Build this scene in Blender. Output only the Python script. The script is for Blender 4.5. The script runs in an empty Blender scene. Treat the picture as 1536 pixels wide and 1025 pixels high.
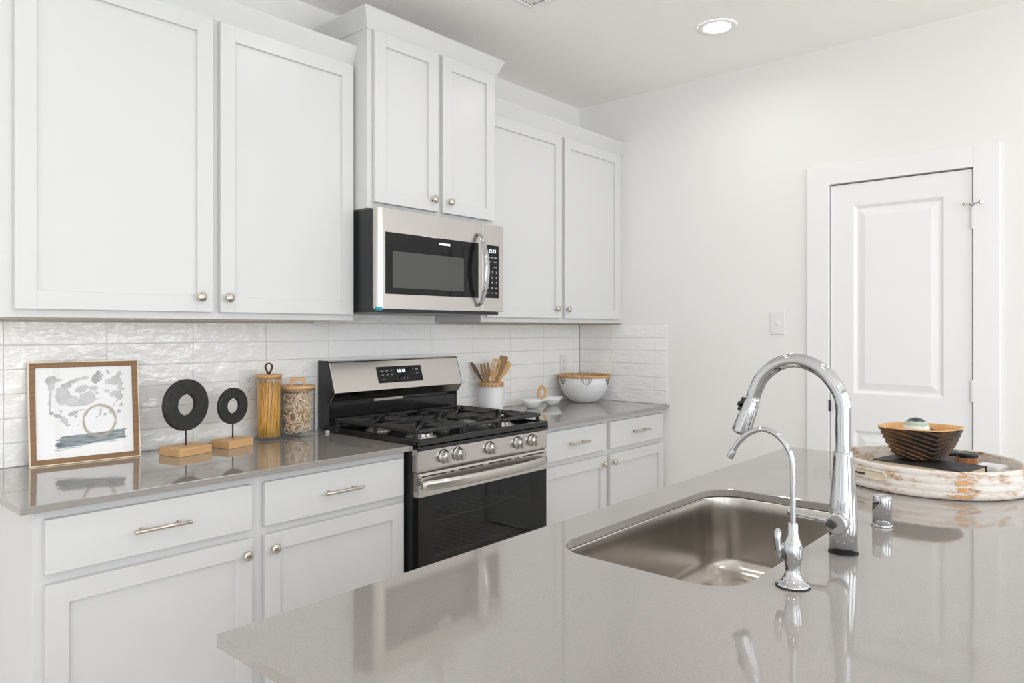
import bpy, bmesh, math, random
from math import sin, cos, pi, radians, atan2, sqrt
from mathutils import Vector, Matrix, noise

random.seed(7)
SC = bpy.context.scene
COL = SC.collection

# ------------------------------------------------------------------ camera
FPX = 1089.0
YAW = math.atan2(954, 1089)
cam = bpy.data.cameras.new('camera')
cam.sensor_width = 36.0
cam.lens = FPX / 1536 * 36.0
cam.shift_y = -(512.5 - 493.0) / 1536
cam.clip_start = 0.02
cam_ob = bpy.data.objects.new('camera', cam)
cam_ob.location = (0, 0, 1.348)
cam_ob.rotation_euler = (pi / 2, 0, YAW - pi / 2)
COL.objects.link(cam_ob)
SC.camera = cam_ob

# ------------------------------------------------------------------ world, exposure
SC.view_settings.view_transform = 'Standard'
SC.view_settings.look = 'None'
SC.cycles.diffuse_bounces = 8
SC.cycles.max_bounces = 14
SC.view_settings.exposure = 0.07
SC.view_settings.gamma = 1.0
SC.view_settings.use_curve_mapping = False
W = bpy.data.worlds.new('sky')
SC.world = W
W.use_nodes = True
bg = W.node_tree.nodes['Background']
bg.inputs['Color'].default_value = (0.90, 0.95, 1.0, 1)
bg.inputs['Strength'].default_value = 0.6

XR, YB, ZC = 3.693, 2.675, 2.722          # right wall, back wall, ceiling
XL, YF = -4.4, -2.2                       # far left wall and the wall behind
# windows: (wall, a0, a1, z0, z1)
WINS = [('front', -3.9, -2.3, 0.35, 2.5), ('front', -1.7, -0.1, 0.35, 2.5), ('front', 0.5, 1.6, 0.35, 2.5), ('front', 2.1, 3.55, 1.12, 2.5),
        ('left', -1.9, -0.3, 0.05, 2.2), ('left', 0.4, 2.0, 0.05, 2.2)]


def area_light(name, loc, rot, sx, sy, energy, color=(1, 1, 1), shape='RECTANGLE', spread=pi):
    l = bpy.data.lights.new(name, 'AREA')
    l.shape = shape
    l.size = sx
    l.size_y = sy
    l.energy = energy
    l.color = color
    l.spread = spread
    o = bpy.data.objects.new(name, l)
    o.location = loc
    o.rotation_euler = rot
    COL.objects.link(o)
    return o


DAY_FRONT, DAY_LEFT = 12.0, 2.6          # W per m2 of window
for wl, a0, a1, z0, z1 in WINS:
    w, h = a1 - a0, z1 - z0
    if wl == 'front':
        area_light('daylight', ((a0 + a1) / 2, YF - 0.12, (z0 + z1) / 2), (pi / 2, 0, 0), w, h, DAY_FRONT * w * h, (0.93, 0.97, 1.0))
    else:
        area_light('daylight', (XL - 0.12, (a0 + a1) / 2, (z0 + z1) / 2), (pi / 2, 0, -pi / 2), w, h, DAY_LEFT * w * h, (0.93, 0.97, 1.0))

LAMP_W = 1.9
LAMPS = [(3.10, 1.475), (1.85, 1.475), (0.60, 1.475), (3.10, -0.10), (1.85, -0.10), (0.60, -0.10),
         (1.85, -1.5), (-0.65, -1.5)]
LAMP_COL = (1.0, 0.965, 0.92)


# ------------------------------------------------------------------ materials
def mat(name, color, rough=0.5, metal=0.0, coat=0.0, spec=0.5, emit=None, es=0.0, aniso=0.0):
    m = bpy.data.materials.new(name)
    m.use_nodes = True
    b = m.node_tree.nodes['Principled BSDF']
    b.inputs['Base Color'].default_value = (*color, 1)
    b.inputs['Roughness'].default_value = rough
    b.inputs['Metallic'].default_value = metal
    b.inputs['Coat Weight'].default_value = coat
    b.inputs['Coat Roughness'].default_value = 0.05
    b.inputs['Specular IOR Level'].default_value = spec
    b.inputs['Anisotropic'].default_value = aniso
    if emit:
        b.inputs['Emission Color'].default_value = (*emit, 1)
        b.inputs['Emission Strength'].default_value = es
    return m


class NT:
    def __init__(s, m):
        s.m = m
        s.t = m.node_tree
        s.b = s.t.nodes['Principled BSDF']

    def n(s, typ, **kw):
        nd = s.t.nodes.new(typ)
        for k, v in kw.items():
            if k in nd.inputs:
                nd.inputs[k].default_value = v
            else:
                setattr(nd, k, v)
        return nd

    def l(s, a, b):
        s.t.links.new(a, b)

    def coords(s, scale=(1, 1, 1), kind='Object'):
        tc = s.n('ShaderNodeTexCoord')
        mp = s.n('ShaderNodeMapping')
        mp.inputs['Scale'].default_value = scale
        s.l(tc.outputs[kind], mp.inputs['Vector'])
        return mp.outputs['Vector']

    def noise(s, vec, scale, detail=4, rough=0.55):
        nd = s.n('ShaderNodeTexNoise', Scale=scale, Detail=detail, Roughness=rough)
        s.l(vec, nd.inputs['Vector'])
        return nd.outputs['Fac']

    def ramp(s, fac, stops):
        r = s.n('ShaderNodeValToRGB')
        el = r.color_ramp.elements
        while len(el) < len(stops):
            el.new(0.5)
        for e, (p, c) in zip(el, stops):
            e.position = p
            e.color = (*c, 1) if len(c) == 3 else c
        s.l(fac, r.inputs['Fac'])
        return r.outputs['Color']

    def bump(s, h, strength=0.2, dist=0.01):
        b = s.n('ShaderNodeBump', Strength=strength, Distance=dist)
        s.l(h, b.inputs['Height'])
        s.l(b.outputs['Normal'], s.b.inputs['Normal'])
        return b


def g3(v):
    return (v, v, v)


M = {}
# painted plaster wall
M['wall'] = mat('wall_paint', (0.845, 0.838, 0.828), 0.65, spec=0.3)
k = NT(M['wall']); v = k.coords(); k.bump(k.noise(v, 160, 3), 0.12, 0.002)
M['ceil'] = mat('ceiling_paint', (0.94, 0.925, 0.90), 0.9, spec=0.2)
k = NT(M['ceil']); v = k.coords(); k.bump(k.noise(v, 70, 4), 0.5, 0.004)
M['trim'] = mat('trim_paint', (0.86, 0.86, 0.87), 0.35)
M['cab'] = mat('cabinet_paint', (0.665, 0.667, 0.672), 0.32)
M['dark_gap'] = mat('shadow_gap', (0.05, 0.05, 0.05), 0.9)
M['under'] = mat('cabinet_underside_wood', (0.5, 0.4, 0.3), 0.6)
k = NT(M['under']); v = k.coords((1, 14, 14)); k.l(k.ramp(k.noise(v, 5), [(0.3, (0.46, 0.37, 0.29)), (0.7, (0.58, 0.48, 0.38))]), k.b.inputs['Base Color'])
# quartz
M['quartz'] = mat('grey_quartz', (0.31, 0.29, 0.274), 0.06, spec=0.85, coat=0.3)
k = NT(M['quartz']); v = k.coords()
nz = k.noise(v, 420, 2, 0.7)
k.l(k.ramp(nz, [(0.32, (0.275, 0.256, 0.242)), (0.5, (0.31, 0.29, 0.274)), (0.7, (0.35, 0.328, 0.31))]), k.b.inputs['Base Color'])
# glazed tile
M['tile'] = mat('white_glazed_tile', (0.94, 0.94, 0.935), 0.06, spec=0.75)
k = NT(M['tile']); v = k.coords((1, 1, 1.6))
a_ = k.noise(v, 17, 3, 0.5)
k.bump(a_, 0.6, 0.012)
M['grout'] = mat('grout', (0.68, 0.68, 0.68), 0.9)
# metals
def brushed(name, color, rough, stretch, aniso=0.6):
    m = mat(name, color, rough, 1.0, aniso=aniso)
    k = NT(m); v = k.coords(stretch)
    n_ = k.noise(v, 1.0, 3, 0.6)
    mr = k.n('ShaderNodeMapRange'); mr.inputs['To Min'].default_value = rough - 0.03; mr.inputs['To Max'].default_value = rough + 0.04
    k.l(n_, mr.inputs['Value']); k.l(mr.outputs['Result'], k.b.inputs['Roughness'])
    return m
M['steel'] = brushed('brushed_stainless', (0.60, 0.57, 0.545), 0.25, (6, 300, 300))
M['sink'] = brushed('sink_stainless', (0.56, 0.53, 0.50), 0.24, (60, 60, 8), 0.3)
M['nickel'] = mat('satin_nickel', (0.64, 0.58, 0.51), 0.22, 1.0)
M['chrome'] = mat('chrome', (0.56, 0.57, 0.59), 0.045, 1.0)
M['alu'] = mat('burner_aluminium', (0.78, 0.78, 0.77), 0.3, 1.0)
M['rack'] = mat('oven_rack_steel', (0.35, 0.35, 0.34), 0.35, 1.0)
M['iron'] = mat('cast_iron', (0.022, 0.022, 0.023), 0.42, spec=0.6)
k = NT(M['iron']); v = k.coords(); k.bump(k.noise(v, 500, 2), 0.15, 0.001)
M['enamel'] = mat('black_enamel', (0.012, 0.012, 0.013), 0.14, spec=0.6)
M['blackp'] = mat('black_plastic', (0.02, 0.021, 0.023), 0.35)
M['bglass'] = mat('black_glass', (0.008, 0.008, 0.009), 0.03, spec=0.30)
M['rubber'] = mat('black_rubber', (0.025, 0.025, 0.025), 0.7)
M['teal'] = mat('teal_film', (0.02, 0.32, 0.42), 0.4)
M['wplastic'] = mat('white_plastic', (0.80, 0.80, 0.80), 0.35)
M['slot'] = mat('dark_slot', (0.03, 0.03, 0.03), 0.8)
M['legend'] = mat('panel_legend', (0.75, 0.75, 0.75), 0.5)
M['led'] = mat('display_digits', (0.9, 0.95, 1.0), 0.5, emit=(0.85, 0.93, 1.0), es=2.0)
M['lens'] = mat('lamp_lens', (1, 1, 1), 0.5, emit=(1.0, 0.95, 0.88), es=14.0)
M['oven_in'] = mat('oven_enamel', (0.11, 0.112, 0.108), 0.35)


def thin_glass(name, tint, ior=1.45, extra=0.0):
    m = bpy.data.materials.new(name)
    m.use_nodes = True
    t = m.node_tree
    t.nodes.clear()
    out = t.nodes.new('ShaderNodeOutputMaterial')
    mix = t.nodes.new('ShaderNodeMixShader')
    tr = t.nodes.new('ShaderNodeBsdfTransparent'); tr.inputs[0].default_value = (*tint, 1)
    gl = t.nodes.new('ShaderNodeBsdfGlossy'); gl.inputs['Roughness'].default_value = 0.02
    lw = t.nodes.new('ShaderNodeLayerWeight'); lw.inputs['Blend'].default_value = 0.5
    pw = t.nodes.new('ShaderNodeMath'); pw.operation = 'POWER'; pw.inputs[1].default_value = 4.0
    f0 = ((ior - 1) / (ior + 1)) ** 2 + extra
    ad = t.nodes.new('ShaderNodeMath'); ad.operation = 'MULTIPLY_ADD'; ad.inputs[1].default_value = 0.9 * (1 - f0); ad.inputs[2].default_value = f0
    t.links.new(lw.outputs['Facing'], pw.inputs[0])
    t.links.new(pw.outputs[0], ad.inputs[0])
    t.links.new(ad.outputs[0], mix.inputs[0])
    t.links.new(tr.outputs[0], mix.inputs[1])
    t.links.new(gl.outputs[0], mix.inputs[2])
    t.links.new(mix.outputs[0], out.inputs[0])
    return m
M['glass'] = thin_glass('clear_glass', (0.99, 0.992, 0.991), 1.40)
M['pglass'] = thin_glass('picture_glazing', (0.995, 0.995, 0.995), 1.22)
M['oglass'] = thin_glass('oven_window_glass', (0.55, 0.56, 0.55), 1.42, 0.0)


def wood(name, c1, c2, rough=0.45, stretch=(3, 40, 40), scale=2.0):
    m = mat(name, c1, rough)
    k = NT(m); v = k.coords(stretch)
    n_ = k.noise(v, scale, 5, 0.6)
    k.l(k.ramp(n_, [(0.3, c1), (0.72, c2)]), k.b.inputs['Base Color'])
    k.bump(n_, 0.06, 0.002)
    return m
M['oak'] = wood('oak_block', (0.62, 0.36, 0.16), (0.72, 0.46, 0.23))
M['bamboo'] = wood('bamboo_lid', (0.66, 0.38, 0.17), (0.76, 0.48, 0.25))
M['frame'] = wood('frame_walnut', (0.20, 0.10, 0.035), (0.32, 0.17, 0.065), 0.4)
M['framegold'] = mat('frame_edge_gilt', (0.86, 0.74, 0.56), 0.35)
M['ut_dark'] = wood('utensil_dark_wood', (0.13, 0.07, 0.035), (0.24, 0.14, 0.07), 0.5, (40, 40, 3))
M['ut_mid'] = wood('utensil_acacia', (0.24, 0.14, 0.06), (0.38, 0.23, 0.11), 0.5, (40, 40, 3))
M['ut_light'] = wood('utensil_beech', (0.62, 0.36, 0.15), (0.74, 0.47, 0.22), 0.5, (40, 40, 3))
M['floor'] = wood('floor_planks', (0.68, 0.64, 0.59), (0.78, 0.74, 0.69), 0.3, (2, 25, 1))
M['charcoal'] = mat('charcoal_stone', (0.022, 0.023, 0.025), 0.5)
k = NT(M['charcoal']); v = k.coords(); n_ = k.noise(v, 60, 4)
k.l(k.ramp(n_, [(0.35, g3(0.017)), (0.7, g3(0.032))]), k.b.inputs['Base Color']); k.bump(n_, 0.2, 0.002)
M['leather'] = mat('brown_leather', (0.10, 0.035, 0.025), 0.5)
M['spag'] = mat('spaghetti', (0.98, 0.60, 0.13), 0.4)
M['nest'] = mat('tagliatelle', (0.95, 0.77, 0.56), 0.5)
M['ceramic'] = mat('white_ceramic', (0.83, 0.83, 0.83), 0.25)
M['matteceramic'] = mat('matte_white_ceramic', (0.80, 0.81, 0.83), 0.5)
M['rattan'] = wood('rattan', (0.42, 0.22, 0.08), (0.78, 0.50, 0.24), 0.55, (1, 1, 1), 90)
M['bead'] = mat('brown_bead', (0.10, 0.05, 0.03), 0.4)
M['paper'] = mat('book_pages', (0.72, 0.62, 0.48), 0.8)
M['cover'] = mat('black_cloth_cover', (0.022, 0.020, 0.022), 0.55)
M['bowl_in'] = wood('bowl_inside_wood', (0.60, 0.31, 0.10), (0.75, 0.44, 0.18), 0.4, (6, 6, 6), 3)
M['copper'] = wood('copper_bristle', (0.35, 0.13, 0.05), (0.70, 0.36, 0.18), 0.4, (200, 200, 10), 1)
M['silverb'] = wood('pale_bristle', (0.35, 0.33, 0.30), (0.80, 0.78, 0.74), 0.4, (200, 200, 10), 1)
# carved dark bowl: dark stain mottled at random with lighter brown
M['carved'] = mat('carved_dark_wood', (0.05, 0.03, 0.02), 0.35)
k = NT(M['carved']); v = k.coords()
k.l(k.ramp(k.noise(v, 14, 4), [(0.35, (0.022, 0.013, 0.010)), (0.52, (0.07, 0.035, 0.016)), (0.70, (0.20, 0.10, 0.035))]), k.b.inputs['Base Color'])
# distressed painted tray
M['tray'] = mat('distressed_white_paint', (0.75, 0.72, 0.68), 0.7)
k = NT(M['tray']); v = k.coords((1, 1, 3.0))
n1 = k.noise(v, 13, 7, 0.72)
k.l(k.ramp(n1, [(0.33, (0.22, 0.10, 0.04)), (0.40, (0.55, 0.38, 0.26)), (0.47, (0.72, 0.67, 0.62)), (0.75, (0.80, 0.79, 0.77))]), k.b.inputs['Base Color'])
k.bump(n1, 0.35, 0.006)
M['traywood'] = wood('tray_bare_wood', (0.52, 0.38, 0.28), (0.74, 0.66, 0.58), 0.7, (4, 30, 4), 2)
M['rust'] = wood('rust_stain', (0.55, 0.20, 0.03), (0.72, 0.42, 0.18), 0.6, (20, 20, 60), 1)
# mottled green and white ball
M['ball'] = mat('glazed_ball', (0.6, 0.65, 0.6), 0.15)
k = NT(M['ball'])
tc = k.n('ShaderNodeTexCoord'); sp = k.n('ShaderNodeSeparateXYZ'); k.l(tc.outputs['Object'], sp.inputs[0])
nn = k.noise(tc.outputs['Object'], 60, 4)
ad = k.n('ShaderNodeMath', operation='MULTIPLY_ADD'); ad.inputs[1].default_value = 0.012; k.l(nn, ad.inputs[0]); k.l(sp.outputs['Z'], ad.inputs[2])
mr = k.n('ShaderNodeMapRange'); mr.inputs['From Min'].default_value = -0.02; mr.inputs['From Max'].default_value = 0.042
k.l(ad.outputs[0], mr.inputs['Value'])
k.l(k.ramp(mr.outputs['Result'], [(0.0, (0.70, 0.74, 0.68)), (0.60, (0.76, 0.79, 0.73)), (0.70, (0.36, 0.44, 0.36)), (0.80, (0.45, 0.52, 0.44)), (0.86, (0.012, 0.03, 0.025))]), k.b.inputs['Base Color'])


# ------------------------------------------------------------------ mesh helpers
XF = {}


def smooth_path(pts, sub=6):
    P = [Vector(p) for p in pts]
    out = []
    n = len(P)
    for i in range(n - 1):
        p0 = P[max(i - 1, 0)]; p1 = P[i]; p2 = P[i + 1]; p3 = P[min(i + 2, n - 1)]
        for j in range(sub):
            t = j / sub
            out.append(0.5 * ((2 * p1) + (p2 - p0) * t + (2 * p0 - 5 * p1 + 4 * p2 - p3) * t * t + (3 * p1 - p0 - 3 * p2 + p3) * t ** 3))
    out.append(P[-1])
    return out


def rrect(x0, x1, y0, y1, r, n=8):
    pts = []
    for cx, cy, a0 in ((x1 - r, y1 - r, 0), (x0 + r, y1 - r, pi / 2), (x0 + r, y0 + r, pi), (x1 - r, y0 + r, 1.5 * pi)):
        for i in range(n + 1):
            a = a0 + pi / 2 * i / n
            pts.append((cx + r * cos(a), cy + r * sin(a)))
    return pts


class MB:
    def __init__(s, xf=None):
        s.bm = bmesh.new()
        s.xf = xf                       # matrix applied to every added piece

    def _done(s, verts, smooth):
        if s.xf is not None:
            bmesh.ops.transform(s.bm, matrix=s.xf, verts=list(verts))
        if smooth:
            fs = set()
            for v in verts:
                fs.update(v.link_faces)
            for f in fs:
                f.smooth = True
        return s

    def box(s, x0, x1, y0, y1, z0, z1, b=0.0, seg=2, rot=None):
        bm2 = bmesh.new()
        bmesh.ops.create_cube(bm2, size=1)
        for v in bm2.verts:
            v.co = Vector(((x0 + x1) / 2 + v.co.x * (x1 - x0), (y0 + y1) / 2 + v.co.y * (y1 - y0), (z0 + z1) / 2 + v.co.z * (z1 - z0)))
        if b > 0:
            bmesh.ops.bevel(bm2, geom=list(bm2.edges), offset=b, segments=seg, affect='EDGES', profile=0.5)
        if rot is not None:
            bmesh.ops.transform(bm2, matrix=rot, verts=bm2.verts)
        return s.add(bm2)

    def add(s, bm2, smooth=False):
        vm = {}
        for v in bm2.verts:
            vm[v] = s.bm.verts.new(v.co)
        for f in bm2.faces:
            try:
                nf = s.bm.faces.new([vm[v] for v in f.verts])
                nf.smooth = f.smooth
            except ValueError:
                pass
        bm2.free()
        return s._done(vm.values(), smooth)

    def rings(s, rings, closed=True, cap0=True, cap1=True, smooth=True):
        V = [[s.bm.verts.new(p) for p in r] for r in rings]
        n = len(V[0])
        for a, b in zip(V, V[1:]):
            for i in range(n if closed else n - 1):
                j = (i + 1) % n
                s.bm.faces.new((a[i], a[j], b[j], b[i]))
        allv = [v for r in V for v in r]
        s._done(allv, smooth)
        if cap0:
            f = s.bm.faces.new(list(reversed(V[0]))); f.smooth = False
        if cap1:
            f = s.bm.faces.new(V[-1]); f.smooth = False
        return s

    def tube(s, pts, r, seg=12, cap=True, flat=None):
        P = [Vector(p) for p in pts]
        n = len(P)
        R = r if isinstance(r, (list, tuple)) else [r] * n
        up = None
        rings = []
        for i in range(n):
            t = (P[min(i + 1, n - 1)] - P[max(i - 1, 0)]).normalized()
            if up is None:
                up = t.orthogonal().normalized()
                if flat is not None:
                    up = (Vector(flat) - t * Vector(flat).dot(t)).normalized()
            up = (up - t * up.dot(t)).normalized()
            side = t.cross(up)
            ring = []
            for k_ in range(seg):
                a = 2 * pi * k_ / seg
                ru, rs = (R[i] if not isinstance(R[i], tuple) else R[i][0]), (R[i] if not isinstance(R[i], tuple) else R[i][1])
                ring.append(P[i] + up * (cos(a) * ru) + side * (sin(a) * rs))
            rings.append(ring)
        return s.rings(rings, True, cap, cap)

    def cyl(s, p0, p1, r0, r1=None, seg=24, bev=0.0):
        r1 = r0 if r1 is None else r1
        p0, p1 = Vector(p0), Vector(p1)
        t = (p1 - p0).normalized()
        u = t.orthogonal().normalized(); w = t.cross(u)
        prof = [(p0, r0), (p1, r1)]
        if bev:
            prof = [(p0, r0 - bev), (p0 + t * bev * 0.3, r0 - bev * 0.3), (p0 + t * bev, r0), (p1 - t * bev, r1), (p1 - t * bev * 0.3, r1 - bev * 0.3), (p1, r1 - bev)]
        rings = [[c + u * (cos(2 * pi * i / seg) * r) + w * (sin(2 * pi * i / seg) * r) for i in range(seg)] for c, r in prof]
        return s.rings(rings)

    def lathe(s, prof, c=(0, 0, 0), seg=48, sx=1.0, sy=1.0, ang=0.0, cap=True):
        rings = []
        ca, sa = cos(ang), sin(ang)
        for r, z in prof:
            ring = []
            for i in range(seg):
                a = 2 * pi * i / seg
                x, y = r * cos(a) * sx, r * sin(a) * sy
                ring.append((c[0] + x * ca - y * sa, c[1] + x * sa + y * ca, c[2] + z))
            rings.append(ring)
        return s.rings(rings, True, cap, cap)

    def prism(s, poly, axis, a0, a1, b=0.0):
        """poly in the plane across `axis`: x->(y,z) y->(x,z) z->(x,y)"""
        bm2 = bmesh.new()
        def P(p, a):
            return {'x': (a, p[0], p[1]), 'y': (p[0], a, p[1]), 'z': (p[0], p[1], a)}[axis]
        A = [bm2.verts.new(P(p, a0)) for p in poly]
        B = [bm2.verts.new(P(p, a1)) for p in poly]
        n = len(poly)
        for i in range(n):
            bm2.faces.new((A[i], A[(i + 1) % n], B[(i + 1) % n], B[i]))
        bm2.faces.new(list(reversed(A))); bm2.faces.new(B)
        bmesh.ops.recalc_face_normals(bm2, faces=bm2.faces)
        if b:
            bmesh.ops.bevel(bm2, geom=list(bm2.edges), offset=b, segments=2, affect='EDGES', profile=0.5)
        return s.add(bm2)

    def plate(s, poly, holes, th):
        """flat board in local x,z with real openings, thickness th across y"""
        bm2 = bmesh.new()
        edges = []
        for lp in [poly] + holes:
            vs = [bm2.verts.new((x, -th / 2, z)) for x, z in lp]
            edges += [bm2.edges.new((vs[i], vs[(i + 1) % len(vs)])) for i in range(len(vs))]
        bmesh.ops.triangle_fill(bm2, use_beauty=True, use_dissolve=False, edges=edges)
        r = bmesh.ops.extrude_face_region(bm2, geom=list(bm2.faces))
        for v in [g for g in r['geom'] if isinstance(g, bmesh.types.BMVert)]:
            v.co.y = th / 2
        bmesh.ops.recalc_face_normals(bm2, faces=bm2.faces)
        return s.add(bm2)

    def sphere(s, c, r, seg=24, sc=(1, 1, 1)):
        bm2 = bmesh.new()
        bmesh.ops.create_uvsphere(bm2, u_segments=seg, v_segments=seg // 2, radius=r)
        for v in bm2.verts:
            v.co = Vector((c[0] + v.co.x * sc[0], c[1] + v.co.y * sc[1], c[2] + v.co.z * sc[2]))
        return s.add(bm2, True)

    def torus(s, c, R, r, seg=48, rs=10, mtx=None):
        bm2 = bmesh.new()
        V = []
        for i in range(seg):
            a = 2 * pi * i / seg
            V.append([bm2.verts.new((c[0] + (R + r * cos(2 * pi * j / rs)) * cos(a), c[1] + (R + r * cos(2 * pi * j / rs)) * sin(a), c[2] + r * sin(2 * pi * j / rs))) for j in range(rs)])
        for i in range(seg):
            for j in range(rs):
                bm2.faces.new((V[i][j], V[(i + 1) % seg][j], V[(i + 1) % seg][(j + 1) % rs], V[i][(j + 1) % rs]))
        if mtx is not None:
            bmesh.ops.transform(bm2, matrix=mtx, verts=bm2.verts)
        return s.add(bm2, True)

    def build(s, name, m, parent=None, local=False, recalc=True):
        if recalc:
            bmesh.ops.recalc_face_normals(s.bm, faces=s.bm.faces)
        me = bpy.data.meshes.new(name)
        s.bm.to_mesh(me)
        s.bm.free()
        me.materials.append(m)
        o = bpy.data.objects.new(name, me)
        COL.objects.link(o)
        if parent is not None:
            if not local:
                me.transform(XF[parent.name].inverted())
            o.parent = parent
            XF[o.name] = XF[parent.name]
        else:
            XF[o.name] = Matrix.Identity(4)
        return o


def tag(o, label=None, cat=None, group=None, kind=None):
    if label: o['label'] = label
    if cat: o['category'] = cat
    if group: o['group'] = group
    if kind: o['kind'] = kind
    return o


def thing(name, label, cat, loc, rz=0.0, group=None, rx=0.0):
    o = bpy.data.objects.new(name, None)
    o.empty_display_size = 0.05
    COL.objects.link(o)
    o.location = loc
    o.rotation_euler = (rx, 0, rz)
    XF[o.name] = Matrix.Translation(loc) @ Matrix.Rotation(rz, 4, 'Z') @ Matrix.Rotation(rx, 4, 'X')
    return tag(o, label, cat, group)


def struct(o):
    o['kind'] = 'structure'
    return o


def copy_tree(o, parent=None):
    c = o.copy()
    COL.objects.link(c)
    if parent is not None:
        c.parent = parent
    for ch in list(o.children):
        copy_tree(ch, c)
    return c


def text_mesh(name, s, size, m, parent, mtx, depth=0.0002):
    cu = bpy.data.curves.new(name, 'FONT')
    cu.body = s
    cu.size = size
    cu.extrude = depth
    cu.align_x = 'CENTER'
    cu.align_y = 'CENTER'
    t = bpy.data.objects.new('tmp_text', cu)
    COL.objects.link(t)
    dg = bpy.context.evaluated_depsgraph_get()
    me = bpy.data.meshes.new_from_object(t.evaluated_get(dg))
    bpy.data.objects.remove(t)
    bpy.data.curves.remove(cu)
    me.name = name
    me.materials.clear()
    me.materials.append(m)
    me.transform(mtx)
    me.transform(XF[parent.name].inverted())
    o = bpy.data.objects.new(name, me)
    COL.objects.link(o)
    o.parent = parent
    XF[o.name] = XF[parent.name]
    return o


def face_front(x, y, z, tilt=0.0):
    """text matrix for a surface facing -y, leaning back by tilt"""
    return Matrix.Translation((x, y, z)) @ Matrix.Rotation(pi / 2 - tilt, 4, 'X')


# ------------------------------------------------------------------ room shell
T = 0.12
struct(MB().box(XL - T, XR + T + 1, YF - T, YB + T, -0.1, 0).build('floor', M['floor']))
struct(MB().box(XL - T, XR + T + 1, YF - T, YB + T, ZC, ZC + 0.1).build('ceiling', M['ceil']))
struct(MB().box(XL - T, XR + T, YB, YB + T, 0, ZC).build('wall_back', M['wall']))
DY0, DY1, DZ = 0.566, 1.172, 2.052         # door opening
struct(MB().box(XR, XR + T, DY1, YB, 0, ZC).box(XR, XR + T, YF, DY0, 0, ZC).box(XR, XR + T, DY0, DY1, DZ, ZC)
       .box(XR + T, XR + T + 0.02, DY0 - .1, DY1 + .1, 0, ZC).build('wall_right', M['wall']))


def wall_with_windows(name, wl):
    mb = MB()
    ws = sorted(w for w in WINS if w[0] == wl)
    a = (XL if wl == 'front' else YF)
    end = (XR if wl == 'front' else YB)

    def bx(a0, a1, z0, z1):
        if wl == 'front':
            mb.box(a0, a1, YF - T, YF, z0, z1)
        else:
            mb.box(XL - T, XL, a0, a1, z0, z1)
    for _, a0, a1, z0, z1 in ws:
        bx(a, a0, 0, ZC)
        bx(a0, a1, 0, z0)
        bx(a0, a1, z1, ZC)
        a = a1
    bx(a, end, 0, ZC)
    struct(mb.build(name, M['wall']))


wall_with_windows('wall_front', 'front')
wall_with_windows('wall_left', 'left')
for i, (wl, a0, a1, z0, z1) in enumerate(WINS):
    mb = MB()
    def bx(p0, p1, q0, q1, d=0.03):
        if wl == 'front':
            mb.box(p0, p1, YF - 0.08, YF - 0.08 + d, q0, q1)
        else:
            mb.box(XL - 0.08, XL - 0.08 + d, p0, p1, q0, q1)
    f = 0.05
    bx(a0, a0 + f, z0, z1); bx(a1 - f, a1, z0, z1); bx(a0 + f, a1 - f, z0, z0 + f); bx(a0 + f, a1 - f, z1 - f, z1)
    bx((a0 + a1) / 2 - .025, (a0 + a1) / 2 + .025, z0 + f, z1 - f)
    struct(mb.build('window_%d' % (i + 1), M['trim']))

# door casing, door, baseboard
cy0, cy1, cz1 = 0.471, 1.273, 2.140
mb = MB()
mb.box(XR - 0.018, XR, DY1 - .003, cy1, 0, cz1, 0.002).box(XR - 0.018, XR, cy0, DY0 + .003, 0, cz1, 0.002).box(XR - 0.018, XR, DY0 + .003, DY1 - .003, DZ - .003, cz1, 0.002)
# jamb stops
mb.box(XR, XR + 0.10, DY1 - .004, DY1, 0, DZ).box(XR, XR + .10, DY0, DY0 + .003, 0, DZ).box(XR, XR + .10, DY0, DY1, DZ - .003, DZ)
struct(mb.build('trim_1', M['trim']))
struct(MB().box(XR - 0.014, XR, cy1, 2.08, 0, 0.13, 0.002).box(XR - .014, XR, YF, cy0, 0, .13, .002).build('baseboard_right', M['trim']))

ly0, ly1, lz1 = 0.5745, 1.1645, 2.042
dx = XR - 0.004
door = bpy.data.objects.new('door_1', None)
COL.objects.link(door); door.location = (XR, ly0, 0); XF['door_1'] = Matrix.Translation((XR, ly0, 0)); struct(door)


def door_leaf():
    mb = MB()
    th = 0.035
    p0, p1 = 0.682, 1.059            # panel extents in y
    zz = [(0.20, 0.862), (1.038, 1.936)]
    # stiles and rails
    mb.box(dx, dx + th, ly0, p0, 0.01, lz1).box(dx, dx + th, p1, ly1, 0.01, lz1)
    for a, b in ((0.01, zz[0][0]), (zz[0][1], zz[1][0]), (zz[1][1], lz1)):
        mb.box(dx, dx + th, p0, p1, a, b)
    for a, b in zz:
        # sloped moulding down to a recess, then up to a raised field
        def loop(i, x):
            return [(x, p0 + i, a + i), (x, p1 - i, a + i), (x, p1 - i, b - i), (x, p0 + i, b - i)]
        mb.rings([loop(0, dx), loop(0.006, dx + 0.004), loop(0.014, dx + 0.011), loop(0.022, dx + 0.011), loop(0.05, dx + 0.003)], True, False, True, smooth=False)
    return mb


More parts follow.
